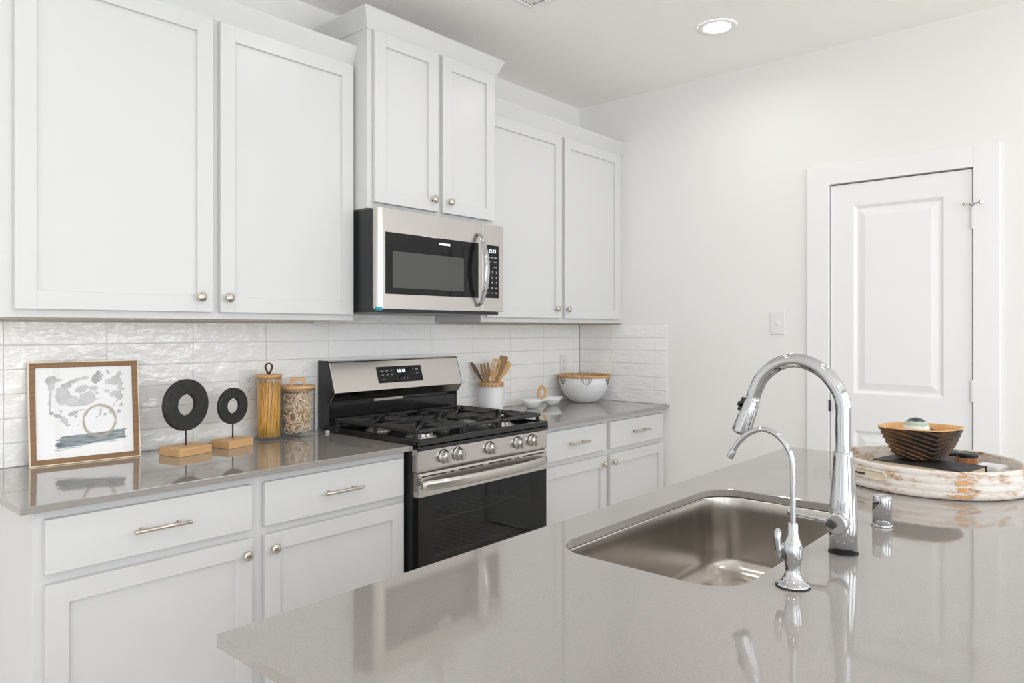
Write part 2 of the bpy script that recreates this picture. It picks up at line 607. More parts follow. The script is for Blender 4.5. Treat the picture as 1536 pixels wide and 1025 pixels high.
door_leaf().build('door_leaf', M['trim'], door, recalc=True)
for z in (1.83, 1.075, 0.28):
    mb = MB().cyl((XR - 0.010, ly0 - 0.002, z - 0.048), (XR - 0.010, ly0 - 0.002, z + 0.048), 0.0075, seg=16, bev=0.002)
    mb.box(XR - 0.006, XR - 0.002, ly0 - .001, ly0 + .012, z - .046, z + .046)
    mb.build('hinge', M['wplastic'], door)
mb = MB().cyl((XR - 0.012, ly0, 1.884), (XR - .012, ly0, 1.892), 0.010, seg=16, bev=.002)
mb.cyl((XR - .012, ly0, 1.888), (XR - .05, ly0 - 0.035, 1.888), 0.0035, seg=10).cyl((XR - .05, ly0 - .035, 1.888), (XR - .06, ly0 - .044, 1.888), 0.009, seg=16, bev=.002)
mb.cyl((XR - .012, ly0, 1.888), (XR - .04, ly0 + .03, 1.888), 0.0035, seg=10).cyl((XR - .03, ly0 + .02, 1.888), (XR - .036, ly0 + .027, 1.888), 0.007, seg=16, bev=.002)
tag(mb.build('hinge_stop', M['nickel'], door), 'metal hinge pin door stop')
tag(MB().box(XR - .022, XR - .012, DY1 - .012, DY1 - .003, .945, 1.0, .001).build('strike_plate', M['blackp'], door), 'dark latch plate')

# ------------------------------------------------------------------ backsplash tiles
def tiles(name, label, cells, plane):
    """cells: list of (a0,a1,z0,z1); plane 'back' (y) or 'right' (x)"""
    o = thing(name, label, 'backsplash', (1.9, YB, 0.914) if plane == 'back' else (XR, 2.3, 0.914))
    mb = MB(); gr = MB()
    for a0, a1, z0, z1 in cells:
        g = 0.0014
        tx = random.uniform(-1, 1) * 0.007; tz = random.uniform(-1, 1) * 0.006
        if plane == 'back':
            c = Vector(((a0 + a1) / 2, YB - 0.004, (z0 + z1) / 2))
            R = Matrix.Translation(c) @ Matrix.Rotation(tz, 4, 'Z') @ Matrix.Rotation(tx, 4, 'X') @ Matrix.Translation(-c)
            mb.box(a0 + g, a1 - g, YB - 0.0095, YB - 0.0025, z0 + g, z1 - g, 0.0012, 2, R)
            gr.box(a0, a1, YB - 0.0062, YB - .0004, z0, z1)
        else:
            c = Vector((XR - 0.004, (a0 + a1) / 2, (z0 + z1) / 2))
            R = Matrix.Translation(c) @ Matrix.Rotation(tz * .5, 4, 'Z') @ Matrix.Rotation(tx, 4, 'Y') @ Matrix.Translation(-c)
            mb.box(XR - 0.0095, XR - 0.0025, a0 + g, a1 - g, z0 + g, z1 - g, 0.0012, 2, R)
            gr.box(XR - 0.0062, XR - .0004, a0, a1, z0, z1)
    mb.build('tile_field', M['tile'], o)
    gr.build('grout_bed', M['grout'], o)
    return o


PZ = 0.0763
rows = [(0.914 + PZ * i, 0.914 + PZ * (i + 1)) for i in range(6)]
vx = [0.566, 0.6537] + [0.6537 + 0.2967 * i for i in range(1, 11)] + [XR - 0.0095]
vx = [x for x in vx if x <= 3.63] + [XR - 0.0095]
cells = [(a, b, z0, z1) for a, b in zip(vx, vx[1:]) for z0, z1 in rows]
cells += [(a, b, rows[-1][1], rows[-1][1] + PZ) for a, b in ((1.76, 1.8405), (1.8405, 2.1372), (2.1372, 2.4339), (2.4339, 2.462))]
tiles('tiled_backsplash', 'long white glazed tiles stacked on the wall behind the range', cells, 'back')
vy = [2.055, 2.137, 2.437, YB - 0.0095]
cells = [(a, b, z0, z1) for a, b in zip(vy, vy[1:]) for z0, z1 in rows]
tiles('tiled_backsplash', 'short return of white tiles on the side wall beside the bowl', cells, 'right')


# ------------------------------------------------------------------ cabinets
def shaker(mb, x0, x1, z0, z1, yf, th=0.020, st=0.053, rec=0.011):
    b = 0.0014
    mb.box(x0, x0 + st, yf, yf + th, z0, z1, b).box(x1 - st, x1, yf, yf + th, z0, z1, b)
    mb.box(x0 + st - .0005, x1 - st + .0005, yf + .0002, yf + th, z1 - st, z1, b).box(x0 + st - .0005, x1 - st + .0005, yf + .0002, yf + th, z0, z0 + st, b)
    mb.box(x0 + st - .002, x1 - st + .002, yf + rec, yf + th - .002, z0 + st - .002, z1 - st + .002)


def knob(x, y, z, parent):
    prof = [(0.0078, 0), (0.0078, 0.0015), (0.0055, 0.003), (0.0052, 0.011), (0.0085, 0.0135), (0.0145, 0.017), (0.0158, 0.0205), (0.0150, 0.0235), (0.0115, 0.0265), (0.0055, 0.0282), (0.0005, 0.0286)]
    xf = Matrix.Translation((x, y, z)) @ Matrix.Rotation(pi / 2, 4, 'X')
    MB(xf).lathe(prof, seg=24).build('knob', M['nickel'], parent)


def pull(xc, y, z, parent, L=0.150):
    mb = MB().cyl((xc - L / 2, y - 0.030, z), (xc + L / 2, y - 0.030, z), 0.0058, seg=16, bev=0.001)
    for s_ in (-1, 1):
        mb.cyl((xc + s_ * L * 0.32, y + .002, z), (xc + s_ * L * 0.32, y - 0.029, z), 0.0045, seg=12)
    mb.build('handle', M['nickel'], parent)


def crown(x0, x1, yf, z, p, h, parent, left, right):
    pl, pr = (p if left else 0), (p if right else 0)
    def loop(d, zz):
        k_ = d / p
        return [(x0 - pl * k_, yf - d, zz), (x1 + pr * k_, yf - d, zz), (x1 + pr * k_, YB - .002, zz), (x0 - pl * k_, YB - .002, zz)]
    MB().rings([loop(0.004, z - 0.002), loop(0.006, z + 0.004), loop(p, z + h - 0.008), loop(p, z + h)], smooth=False).build('crown_molding', M['cab'], parent)


def upper(label, x0, x1, z0, z1, yd, doors, knobs, cl, cr, ch):
    o = thing('upper_cabinet', label, 'cabinet', ((x0 + x1) / 2, YB - .002, z0), 0)
    yf = yd + 0.021
    mb = MB()
    mb.box(x0, x1, yf, YB - .002, z0 + 0.012, z1, 0.001)
    mb.box(x0, x1, yf, yf + 0.02, z0, z0 + .013, .0008)
    if True:
        mb.box(x0, x0 + .015, yf + .02, YB - .012, z0, z0 + .013).box(x1 - .015, x1, yf + .02, YB - .012, z0, z0 + .013)
    mb.build('body', M['cab'], o)
    tag(MB().box(x0 + .015, x1 - .015, yf + .02, YB - .012, z0 - .004, z0 + .0119).build('bottom_panel', M['under'], o), 'brown unpainted underside')
    for (a, b, c, d), (kx, kz) in zip(doors, knobs):
        m2 = MB(); shaker(m2, a, b, c, d, yd)
        dr = m2.build('door', M['cab'], o)
        knob(kx, yd + .0005, kz, dr)
    crown(x0, x1, yf, z1, 0.032, ch, o, cl, cr)
    return o


upper('wide white wall cabinet above the picture and pasta jars', 0.566, 1.7415, 1.380, 2.386, 2.340,
      [(0.600, 1.163, 1.403, 2.378), (1.188, 1.730, 1.403, 2.378)], [(1.116, 1.452), (1.212, 1.452)], True, False, 0.068)
upper('tall white wall cabinet above the microwave, reaching highest', 1.742, 2.472, 1.816, 2.513, 2.250,
      [(1.766, 2.098, 1.840, 2.508), (2.126, 2.450, 1.840, 2.508)], [(2.066, 1.888), (2.160, 1.888)], True, True, 0.072)
upper('white wall cabinet in the corner above the big bowl', 2.4725, XR - .001, 1.380, 2.376, 2.340,
      [(2.497, 3.076, 1.403, 2.368), (3.103, 3.640, 1.403, 2.368)], [(3.022, 1.452), (3.118, 1.452)], False, False, 0.070)


def base(label, x0, x1, cols, knobs, pulls):
    o = thing('base_cabinet', label, 'cabinet', ((x0 + x1) / 2, YB, 0), 0)
    yd = 2.065; yf = yd + .021
    mb = MB().box(x0, x1, yf, YB - .001, 0.10, 0.894, .001).box(x0 + .0, x1, yf + .06, YB - .01, 0.0, 0.10)
    mb.build('body', M['cab'], o)
    for a, b in cols:
        m2 = MB().box(a, b, yd, yd + .02, 0.732, 0.869, .002)
        d = m2.build('drawer', M['cab'], o)
        pull((a + b) / 2, yd, 0.801, d, 0.155)
    for (a, b), (kx, kz) in zip(cols, knobs):
        m2 = MB(); shaker(m2, a, b, 0.125, 0.704, yd)
        d = m2.build('door', M['cab'], o)
        knob(kx, yd + .0005, kz, d)
    return o


base('white base cabinet left of the range with two drawers', 0.571, 1.770, [(0.595, 1.150), (1.193, 1.752)], [(1.126, .659), (1.219, .659)], None)
base('white base cabinet right of the range in the corner', 2.548, XR - .001, [(2.567, 3.084), (3.120, 3.662)], [(3.052, .664), (3.142, .664)], None)


def slab(name, label, poly, hole=None, z0=0.895, z1=0.914):
    bm = bmesh.new()
    loops = [poly] + ([hole] if hole else [])
    edges = []
    for lp in loops:
        vs = [bm.verts.new((x, y, z1)) for x, y in lp]
        for i in range(len(vs)):
            edges.append(bm.edges.new((vs[i], vs[(i + 1) % len(vs)])))
    bmesh.ops.triangle_fill(bm, use_beauty=True, use_dissolve=False, edges=edges)
    fs = list(bm.faces)
    r = bmesh.ops.extrude_face_region(bm, geom=fs)
    for v in [g for g in r['geom'] if isinstance(g, bmesh.types.BMVert)]:
        v.co.z = z0
    bmesh.ops.recalc_face_normals(bm, faces=bm.faces)
    mb = MB(); mb.bm.free(); mb.bm = bm
    o = mb.build(name, M['quartz'])
    md = o.modifiers.new('bevel', 'BEVEL')
    md.width = 0.0022; md.segments = 2; md.limit_method = 'ANGLE'; md.angle_limit = radians(50)
    tag(o, label, 'countertop')
    return o


slab('countertop', 'grey quartz countertop under the picture and pasta jars', [(0.535, 2.045), (1.778, 2.045), (1.778, YB - .0005), (0.535, YB - .0005)])
slab('countertop', 'short grey quartz countertop in the corner under the big bowl', [(2.547, 2.045), (XR - .0005, 2.045), (XR - .0005, YB - .0005), (2.547, YB - .0005)])
SINK = (1.135, 1.865, 0.513, 0.893)
slab('island_countertop', 'large grey quartz island top in the foreground with the sink cut in', [(0.498, -0.30), (2.672, -0.30), (2.672, 0.995), (0.498, 0.995)], rrect(*SINK, 0.078, 10))
# island carcass (open in the middle for the sink bowl)
isl = thing('island_cabinet', 'white island cabinet carrying the large grey island top', 'cabinet', (1.585, 0.5, 0))
mb = MB().box(0.63, 2.64, 0.01, 0.03, 0.1, 0.894).box(0.63, 2.64, 0.94, 0.96, 0.1, 0.894).box(0.63, 0.65, 0.03, 0.94, 0.1, 0.894).box(2.62, 2.64, 0.03, 0.94, 0.1, 0.894).box(0.65, 2.62, 0.03, 0.94, 0.1, 0.12).box(0.66, 2.60, 0.07, 0.90, 0, 0.1)
mb.build('body', M['cab'], isl)
for i in range(4):
    a = 0.645 + i * 0.4975
    m2 = MB()
    for x0, x1 in ((a + .01, a + .487),):
        st = .053
        m2.box(x0, x0 + st, .96, .98, .125, .875, .0014).box(x1 - st, x1, .96, .98, .125, .875, .0014).box(x0 + st, x1 - st, .96, .98, .822, .875, .0014).box(x0 + st, x1 - st, .96, .98, .125, .178, .0014).box(x0 + st, x1 - st, .962, .971, .178, .822)
    m2.build('door', M['cab'], isl)

# ------------------------------------------------------------------ sink
snk = thing('undermount_sink', 'stainless undermount sink set in the grey island top', 'sink', (1.5, 0.703, 0.68))
x0, x1, y0, y1 = SINK
rings = []
e = 0.004
def srr(i, r, z):
    return [(x, y, z) for x, y in rrect(x0 - e + i, x1 + e - i, y0 - e + i, y1 + e - i, r, 10)]
rings.append(srr(-0.02, 0.10, 0.8945))
rings.append(srr(0.0, 0.082, 0.8945))
rings.append(srr(0.002, 0.080, 0.889))
for t in range(1, 6):
    rings.append(srr(0.002 + 0.008 * t / 5, 0.08, 0.889 - 0.15 * t / 5))
for t in range(1, 9):
    a = pi / 2 * t / 8
    rings.append(srr(0.010 + 0.045 * (1 - cos(a)), 0.08 - 0.01 * t / 8, 0.739 - 0.045 * sin(a)))
rings.append(srr(0.10, 0.06, 0.691))
rings.append(srr(0.16, 0.03, 0.689))
mb = MB().rings(rings, True, False, True)
o = mb.build('basin', M['sink'], snk)
for p in o.data.polygons:
    p.use_smooth = True
md = o.modifiers.new('sol', 'SOLIDIFY'); md.thickness = 0.0012; md.offset = -1
mb = MB().lathe([(0.056, 0), (0.056, .003), (0.05, .0045), (0.042, .003), (0.036, .0015), (0.0005, .0015)], (1.50, .703, .6885), 40)
for i in range(8):
    mb.cyl((1.5 + .024 * cos(i * pi / 4), .703 + .024 * sin(i * pi / 4), .689), (1.5 + .024 * cos(i * pi / 4), .703 + .024 * sin(i * pi / 4), .6905), .004, seg=8)
tag(mb.build('drain', M['chrome'], snk), 'round chrome drain')

# ------------------------------------------------------------------ main faucet
fx, fy, zt = 1.481, 0.444, 0.914
fa = thing('kitchen_faucet', 'tall arched chrome faucet with pull-down head beside the sink', 'faucet', (fx, fy, zt))
tag(MB().cyl((fx, fy, zt), (fx, fy, zt + .0025), .0272, seg=40).build('base_gasket', M['rubber'], fa), 'black rubber base gasket')
MB().lathe([(.0262, .0025), (.0262, .050), (.0255, .075), (.0235, .110), (.0205, .150), (.0182, .185), (.0176, .195), (.0165, .196)], (fx, fy, zt), 48).build('body', M['chrome'], fa)
pts = [(fx, fy + y, z) for y, z in [(0, 1.105), (0, 1.15), (0, 1.195), (.007, 1.224), (.030, 1.256), (.062, 1.277), (.096, 1.283), (.130, 1.273), (.160, 1.247), (.176, 1.215), (.1815, 1.198)]]
MB().tube(smooth_path(pts, 6), 0.0146, 28).build('spout', M['chrome'], fa)
d = Vector((0, .0245, -.068)).normalized()
hp = Vector((fx, fy + .181, 1.198))
mb = MB()
L = 0.075
mb.tube([hp + d * (L * t) for t in (-.1, 0, .04, .06, .5, .93, .97, 1.0)], [.0146, .0148, .0148, .0156, .0180, .0205, .0205, .0185], 28)
hd = mb.build('spray_head', M['chrome'], fa)
tag(MB().tube([hp + d * (L * t) for t in (.995, 1.02)], [.0172, .0165], 24).build('nozzle', M['blackp'], hd), 'dark nozzle face')
nrm = Vector((0, .94, .34)).normalized()
bc = hp + d * (L * .22) + nrm * 0.0165
bx_ = MB()
R_ = Matrix.Translation(bc) @ Matrix((( 1, 0, 0, 0), (0, nrm.y, d.y, 0), (0, nrm.z, d.z, 0), (0, 0, 0, 1)))
bx_.xf = R_
bx_.box(-.006, .006, -.006, .006, -.014, .016, .002).box(-.006, .006, -.004, .010, -.003, .007, .002)
tag(bx_.build('spray_button', M['blackp'], hd), 'black spray rocker button')
# lever: knob pointing to -x with a bar to +y
kz = 0.977
mb = MB().cyl((fx - .018, fy, kz), (fx - .046, fy, kz), .0195, .0205, seg=36, bev=.004)
kb = mb.build('lever_hub', M['chrome'], fa)
mb = MB().tube([(fx - .036, fy + .010, kz + .002), (fx - .036, fy + .03, kz + .003), (fx - .036, fy + .088, kz + .006), (fx - .036, fy + .092, kz + .006)], [.0062, .0052, .0048, .0048], 14)
mb.cyl((fx - .036, fy + .089, kz + .001), (fx - .036, fy + .089, kz + .013), .0055, seg=14, bev=.001)
mb.build('lever', M['chrome'], fa)

# ------------------------------------------------------------------ drinking-water tap
wx, wy = 1.232, 0.450
wt = thing('water_tap', 'small thin chrome drinking water tap in front of the tall faucet', 'tap', (wx, wy, zt))
tag(MB().cyl((wx, wy, zt), (wx, wy, zt + .002), .0285, seg=40).build('base_gasket', M['rubber'], wt), 'black rubber base gasket')
MB().lathe([(.0278, .002), (.0278, .004), (.0245, .0065), (.0195, .0095), (.0150, .016), (.0128, .024), (.0118, .030), (.0136, .040), (.0156, .050), (.0162, .058), (.0156, .066), (.0130, .075), (.0100, .083), (.0092, .088), (.0084, .089), (.0084, .104), (.0072, .106)], (wx, wy, zt), 40).build('body', M['chrome'], wt)
pts = [(wx, wy + y, z) for y, z in [(0, 1.015), (0, 1.07), (0, 1.115), (.007, 1.142), (.026, 1.165), (.052, 1.173), (.078, 1.163), (.098, 1.143), (.1075, 1.126)]]
MB().tube(smooth_path(pts, 6), 0.0047, 16).build('spout', M['chrome'], wt)
MB().cyl((wx, wy + .105, 1.131), (wx, wy + .1125, 1.117), .0062, seg=18, bev=.001).build('outlet_tip', M['chrome'], wt)
MB().cyl((wx, wy, .977), (wx - .006, wy + .022, .977), .0075, seg=18, bev=.0015).tube([(wx - .006, wy + .018, .960), (wx - .007, wy + .021, .975), (wx - .008, wy + .0225, .99), (wx - .008, wy + .0225, 1.003), (wx - .008, wy + .0225, 1.008)], [.006, .0072, .0058, .0064, .003], 16).build('lever', M['chrome'], wt)

# ------------------------------------------------------------------ air gap cap
ag = thing('air_gap_cap', 'short chrome cylinder cap between tall faucet and white tray', 'air gap', (1.737, .440, zt))
MB().lathe([(.0225, 0), (.0225, .003), (.0215, .0045), (.0202, .005)], (1.737, .440, zt), 40).build('flange', M['chrome'], ag)
MB().lathe([(.0200, .0045), (.0196, .062), (.0188, .0650), (.017, .0665), (.0005, .0665)], (1.737, .440, zt), 40).build('cap', M['chrome'], ag)

# ------------------------------------------------------------------ range
rg = thing('gas_range', 'stainless and black gas range between the two base cabinets', 'range', (2.162, 2.36, 0))
RX0, RX1 = 1.783, 2.542
mb = MB()
# carcass with oven cavity left open at the front
mb.box(RX0, RX0 + .05, 2.055, 2.64, .03, .895).box(RX1 - .05, RX1, 2.055, 2.64, .03, .895).box(RX0 + .05, RX1 - .05, 2.50, 2.64, .03, .895)
mb.box(RX0 + .05, RX1 - .05, 2.055, 2.50, .78, .895).box(RX0 + .05, RX1 - .05, 2.055, 2.50, .03, .30)
for i in range(3):
    mb.box(RX0 - .0015, RX0, 2.062 + i * .022, 2.072 + i * .022, .05, .88)
mb.build('body', M['blackp'], rg)
for x in (RX0 + .04, RX1 - .04):
    for y in (2.10, 2.58):
        MB().cyl((x, y, 0), (x, y, .03), .018, seg=12).build('foot', M['rubber'], rg)
# oven lining and racks
mb = MB()
mb.box(RX0 + .051, RX0 + .054, 2.06, 2.497, .303, .777).box(RX1 - .054, RX1 - .051, 2.06, 2.497, .303, .777).box(RX0 + .054, RX1 - .054, 2.494, 2.497, .303, .777).box(RX0 + .054, RX1 - .054, 2.06, 2.494, .303, .306).box(RX0 + .054, RX1 - .054, 2.06, 2.494, .774, .777)
mb.build('oven_cavity', M['oven_in'], rg)
for z in (.46, .60):
    mb = MB()
    for i in range(15):
        x = RX0 + .07 + i * (RX1 - RX0 - .14) / 14
        mb.cyl((x, 2.09, z), (x, 2.48, z), .002, seg=6)
    mb.cyl((RX0 + .056, 2.09, z), (RX1 - .056, 2.09, z), .004, seg=8).cyl((RX0 + .056, 2.48, z), (RX1 - .056, 2.48, z), .004, seg=8)
    mb.build('oven_rack', M['rack'], rg)
# control panel
mb = MB().prism([(2.0215, .815), (2.0195, .823), (2.0225, .893), (2.026, .897), (2.06, .897), (2.06, .815)], 'x', RX0, RX1)
cp = mb.build('control_panel', M['steel'], rg)
kxs = [1.913, 1.988, 2.170, 2.344, 2.438]
for kx in kxs:
    c = Vector((kx, 2.021, .859))
    xf = Matrix.Translation(c) @ Matrix.Rotation(pi / 2, 4, 'X')
    mb = MB(xf).lathe([(.0265, -.001), (.0265, .002), (.0245, .004), (.0225, .006), (.0215, .022), (.0195, .026), (.0005, .0265)], seg=36)
    kn = mb.build('knob', M['steel'], rg)
    MB(xf).box(-.0065, .0065, -.021, .021, .020, .037, .003).build('grip', M['steel'], kn)
    MB(xf).lathe([(.0285, -.0008), (.0285, .0008), (.0005, .0008)], seg=36).build('bezel', M['blackp'], kn)
# cooktop
mb = MB()
cz0, cz1 = .897, .936
mb.box(RX0 - .003, RX1 + .003, 2.014, 2.62, cz0, .918, .003)
mb.box(RX0 - .003, RX1 + .003, 2.014, 2.034, .905, cz1, .005).box(RX0 - .003, RX0 + .016, 2.02, 2.60, .905, cz1, .004).box(RX1 - .016, RX1 + .003, 2.02, 2.60, .905, cz1, .004).box(RX0, RX1, 2.575, 2.61, .905, cz1 + .002, .004)
mb.build('cooktop', M['enamel'], rg)
for bx0, by0, r in ((1.93, 2.17, .045), (1.93, 2.44, .038), (2.16, 2.31, .042), (2.395, 2.17, .045), (2.395, 2.44, .034)):
    mb = MB().lathe([(r + .018, 0), (r + .014, .004), (r + .002, .007), (r, .016), (r * .5, .017)], (bx0, by0, .918), 36)
    b_ = mb.build('burner', M['alu'], rg)
    tag(MB().lathe([(r * .92, .0165), (r * .98, .019), (r * .96, .024), (r * .8, .027), (.0005, .0275)], (bx0, by0, .918), 36).build('burner_cap', M['iron'], b_), 'black burner cap')


def grate(x0, x1, y0, y1, burners, name='grate'):
    mb = MB()
    zt_, w = .969, .0062
    def bar(ax, ay, bx1, by1, z1=zt_, z0=zt_ - .014, w=w):
        dx_, dy_ = bx1 - ax, by1 - ay
        Ln = sqrt(dx_ * dx_ + dy_ * dy_)
        R = Matrix.Translation((ax, ay, 0)) @ Matrix.Rotation(atan2(dy_, dx_), 4, 'Z')
        mb.box(0, Ln, -w / 1.0, w / 1.0, z0, z1, .003, 2, R)
    bar(x0, y0, x1, y0); bar(x0, y1, x1, y1); bar(x0, y0, x0, y1); bar(x1, y0, x1, y1)
    for px in (x0, x1):
        for py in (y0 + .012, (y0 + y1) / 2, y1 - .012):
            mb.box(px - .006, px + .006, py - .007, py + .007, .921, zt_ - .004, .002)
    ym = (y0 + y1) / 2
    if len(burners) > 1:
        bar(x0, ym, x1, ym)
    for bx0, by0 in burners:
        for k_ in range(4):
            a = pi / 4 + k_ * pi / 2
            ex = x0 if cos(a) < 0 else x1
            Lx = abs(ex - bx0)
            ey = by0 + (1 if sin(a) > 0 else -1) * min(Lx, .11)
            bar(bx0 + cos(a) * .028, by0 + sin(a) * .028, ex, ey, zt_ + .001)
            # raised finger tips
            mb.box(bx0 + cos(a) * .03 - .005, bx0 + cos(a) * .03 + .005, by0 + sin(a) * .03 - .005, by0 + sin(a) * .03 + .005, zt_ - .012, zt_ + .006, .002)
        for s_ in (-1, 1):
            bar(bx0 + s_ * .03, by0, x0 if s_ < 0 else x1, by0)
            ey = by0 + s_ * .13
            ey = max(min(ey, y1), y0)
            bar(bx0, by0 + s_ * .03, bx0, ey)
    for fr in (.25, .75):
        yy = y0 + (y1 - y0) * fr
        for xx in ((x0, x0 + .055), (x1 - .055, x1)):
            bar(xx[0], yy - .05, xx[1], yy - .05)
            bar(xx[0], yy + .05, xx[1], yy + .05)
    mb.build(name, M['iron'], rg)


GY0, GY1 = 2.045, 2.560
grate(1.803, 2.052, GY0, GY1, [(1.93, 2.17), (1.93, 2.44)])
grate(2.066, 2.256, GY0, GY1, [(2.16, 2.31)])
grate(2.270, 2.522, GY0, GY1, [(2.395, 2.17), (2.395, 2.44)])
# backguard
prof = [(2.548, 1.077), (2.588, 1.204), (2.596, 1.209), (2.655, 1.209), (2.655, 1.04), (2.577, 1.0395)]
bgd = MB().prism(prof, 'x', RX0 + .006, RX1 - .006, .0025).build('backguard', M['steel'], rg)
for xa, xb in ((RX0, RX0 + .0062), (RX1 - .0062, RX1)):
    MB().prism([(2.554, 1.079), (2.593, 1.204), (2.599, 1.2105), (2.66, 1.2105), (2.66, .92), (2.592, .92), (2.592, 1.04)], 'x', xa, xb).build('end_cap', M['blackp'], bgd)
MB().box(RX0 + .006, RX1 - .006, 2.594, 2.655, .92, 1.022, .002).box(RX0 + .006, RX1 - .006, 2.625, 2.655, 1.02, 1.045).build('back_panel', M['enamel'], bgd)
tag(MB().box(2.035, 2.20, 2.600, 2.622, 1.0225, 1.035, .001).build('oven_vent', M['steel'], bgd), 'bright steel oven vent strip')
# sloped face frame: origin mid face
tl = atan2(2.588 - 2.548, 1.204 - 1.077)
def on_face(x, z, off=0.0):
    t = (z - 1.077) / (1.204 - 1.077)
    return Vector((x, 2.548 + .04 * t - off * cos(tl), z + off * sin(tl)))
def face_mtx(x, z, off):
    return Matrix.Translation(on_face(x, z, off)) @ Matrix.Rotation(pi / 2 - tl, 4, 'X')
dspl = MB(face_mtx(2.157, 1.140, 0)).box(-.131, .131, -.0375, .0375, -.004, .0012, .0008).build('display', M['bglass'], bgd)
text_mesh('clock_digits', '12:16', .022, M['led'], dspl, face_mtx(2.165, 1.153, .0014))
def legends(parent, spec, fm):
    mb_done = []
    for x, z, s_, sz in spec:
        text_mesh('legend', s_, sz, M['legend'], parent, fm(x, z))
legends(dspl, [(2.055, 1.156, 'bake', .0085), (2.082, 1.157, 'broil', .0085), (2.109, 1.158, 'off', .0085), (2.055, 1.139, 'oven', .007), (2.082, 1.1395, 'time', .007), (2.109, 1.14, 'light', .007), (2.056, 1.120, 'lock', .007),
               (2.135, 1.120, '1', .010), (2.155, 1.120, '2', .010), (2.175, 1.120, '3', .010), (2.195, 1.120, '4', .010), (2.235, 1.158, '+', .010), (2.258, 1.158, 'start', .010), (2.235, 1.141, '-', .010), (2.258, 1.141, 'clear', .007)], lambda x, z: face_mtx(x, z, .0014))
# oven door
od = None
yd0 = 2.020
mb = MB().prism([(yd0 + .004, .808), (yd0, .800), (yd0, .722), (yd0 + .035, .722), (yd0 + .035, .812), (yd0 + .010, .812)], 'x', RX0 + .004, RX1 - .002)
od = mb.build('oven_door', M['steel'], rg)
mb = MB()
wx0, wx1, wz0, wz1 = 1.868, 2.455, .36, .668
mb.box(RX0 + .004, wx0, yd0 + .001, yd0 + .03, .215, .722).box(wx1, RX1 - .002, yd0 + .001, yd0 + .03, .215, .722).box(wx0, wx1, yd0 + .001, yd0 + .03, wz1, .722).box(wx0, wx1, yd0 + .001, yd0 + .03, .215, wz0)
tag(mb.build('door_glass', M['bglass'], od), 'black glass oven door front')
tag(MB().box(wx0, wx1, yd0 + .001, yd0 + .004, wz0, wz1).build('window_pane', M['oglass'], od), 'see-through oven window')
# vent slots on top rail of the door
mb = MB()
for a, b in ((1.80, 1.925), (1.945, 1.967), (1.99, 2.13), (2.16, 2.30), (2.325, 2.352), (2.38, 2.525)):
    mb.box(a, b, yd0 - .0004, yd0 + .004, .7945, .7995)
for i in range(4):
    mb.box(RX0 + .0035, RX0 + .012, yd0 - .0003, yd0 + .012, .768 + i * .007, .771 + i * .007)
mb.build('vent_slot', M['slot'], od)
mb = MB()
n = 24
pts, rr = [], []
for i in range(n + 1):
    t = i / n
    x = RX0 + .014 + t * (RX1 - RX0 - .026)
    bow = .042 * (1 - abs(2 * t - 1) ** 3.2)
    pts.append((x, yd0 - .004 - bow, .7655)); rr.append((.0185 if 0 < i < n else .014, .0085))
mb.tube(pts, rr, 20, flat=(0, 0, 1))
mb.build('handle', M['steel'], od)
MB().box(RX0 + .004, RX1 - .002, yd0 + .002, yd0 + .035, .05, .205, .003).build('drawer', M['steel'], rg)
# bumper on the counter beside the range
tag(MB().box(1.752, 1.765, 2.55, 2.563, .9142, .925, .002).build('plastic_bumper', M['wplastic']), 'tiny white plastic bumper on the counter by the range corner', 'bumper')

# ------------------------------------------------------------------ microwave
mw = thing('microwave', 'stainless over-the-range microwave under the tall cabinet', 'microwave', (2.1, 2.44, 1.41))
MX0, MX1, MS, MY = 1.738, 2.452, 2.312, 2.200
MZ0, MZ1 = 1.424, 1.811
mb = MB().box(MX0 + .006, MX1 - .003, MY + .031, YB - .012, MZ0, MZ1 - .001, .002)
for i in range(2):
    mb.box(MX0 + .0045, MX0 + .006, MY + .06, MY + .066, 1.47 + i * .17, 1.60 + i * .17)
mb.build('body', M['blackp'], mw)
tag(MB().box(MX0 + .006, MX1 - .02, MY + .012, YB - .02, MZ0 - .013, MZ0 - .0005, .002).build('vent_base', M['blackp'], mw), 'black vented underside')
# door: profile across x with a rounded left edge
prof = [(MX0, MY + .03)] + [(MX0 + .024 * (1 - cos(a)), MY + .024 * (1 - sin(a))) for a in [i * pi / 2 / 6 for i in range(7)]] + [(MS - .0015, MY), (MS - .0015, MY + .022), (MX0 + .02, MY + .022), (MX0 + .02, MY + .03)]
md_ = MB().prism(prof, 'z', MZ0, MZ1).build('door', M['steel'], mw)
gx0, gx1, gz0, gz1 = 1.774, 2.288, 1.482, 1.721
gl = MB().box(gx0, gx1, MY - .0015, MY + .002, gz0, gz1, .001).build('door_glass', M['bglass'], md_)
M['screen'] = mat('microwave_screen', (0.06, 0.062, 0.06), 0.10, spec=0.6)
MB().box(gx0 + .035, gx1 - .09, MY - .0019, MY - .0012, gz0 + .025, gz1 - .072).build('screen', M['screen'], gl)
text_mesh('brand_mark', 'FRIGIDAIRE', .0125, M['led'], gl, face_mtx(0, 0, 0) if False else face_front(2.085, MY - .0019, 1.697))  # brand lettering is no lamp; it glows through the clock digits' emission
mb = MB()
pts, rr = [], []
for i in range(21):
    t = i / 20
    pts.append((2.287, MY - .006 - .050 * sin(pi * t) ** .75, 1.447 + t * .316)); rr.append((.0135, .006))
mb.tube(pts, rr, 18, flat=(1, 0, 0))
mb.cyl((2.287, MY + .001, 1.452), (2.287, MY - .016, 1.452), .007, seg=12).cyl((2.287, MY + .001, 1.758), (2.287, MY - .016, 1.758), .007, seg=12)
mb.build('handle', M['chrome'], md_)
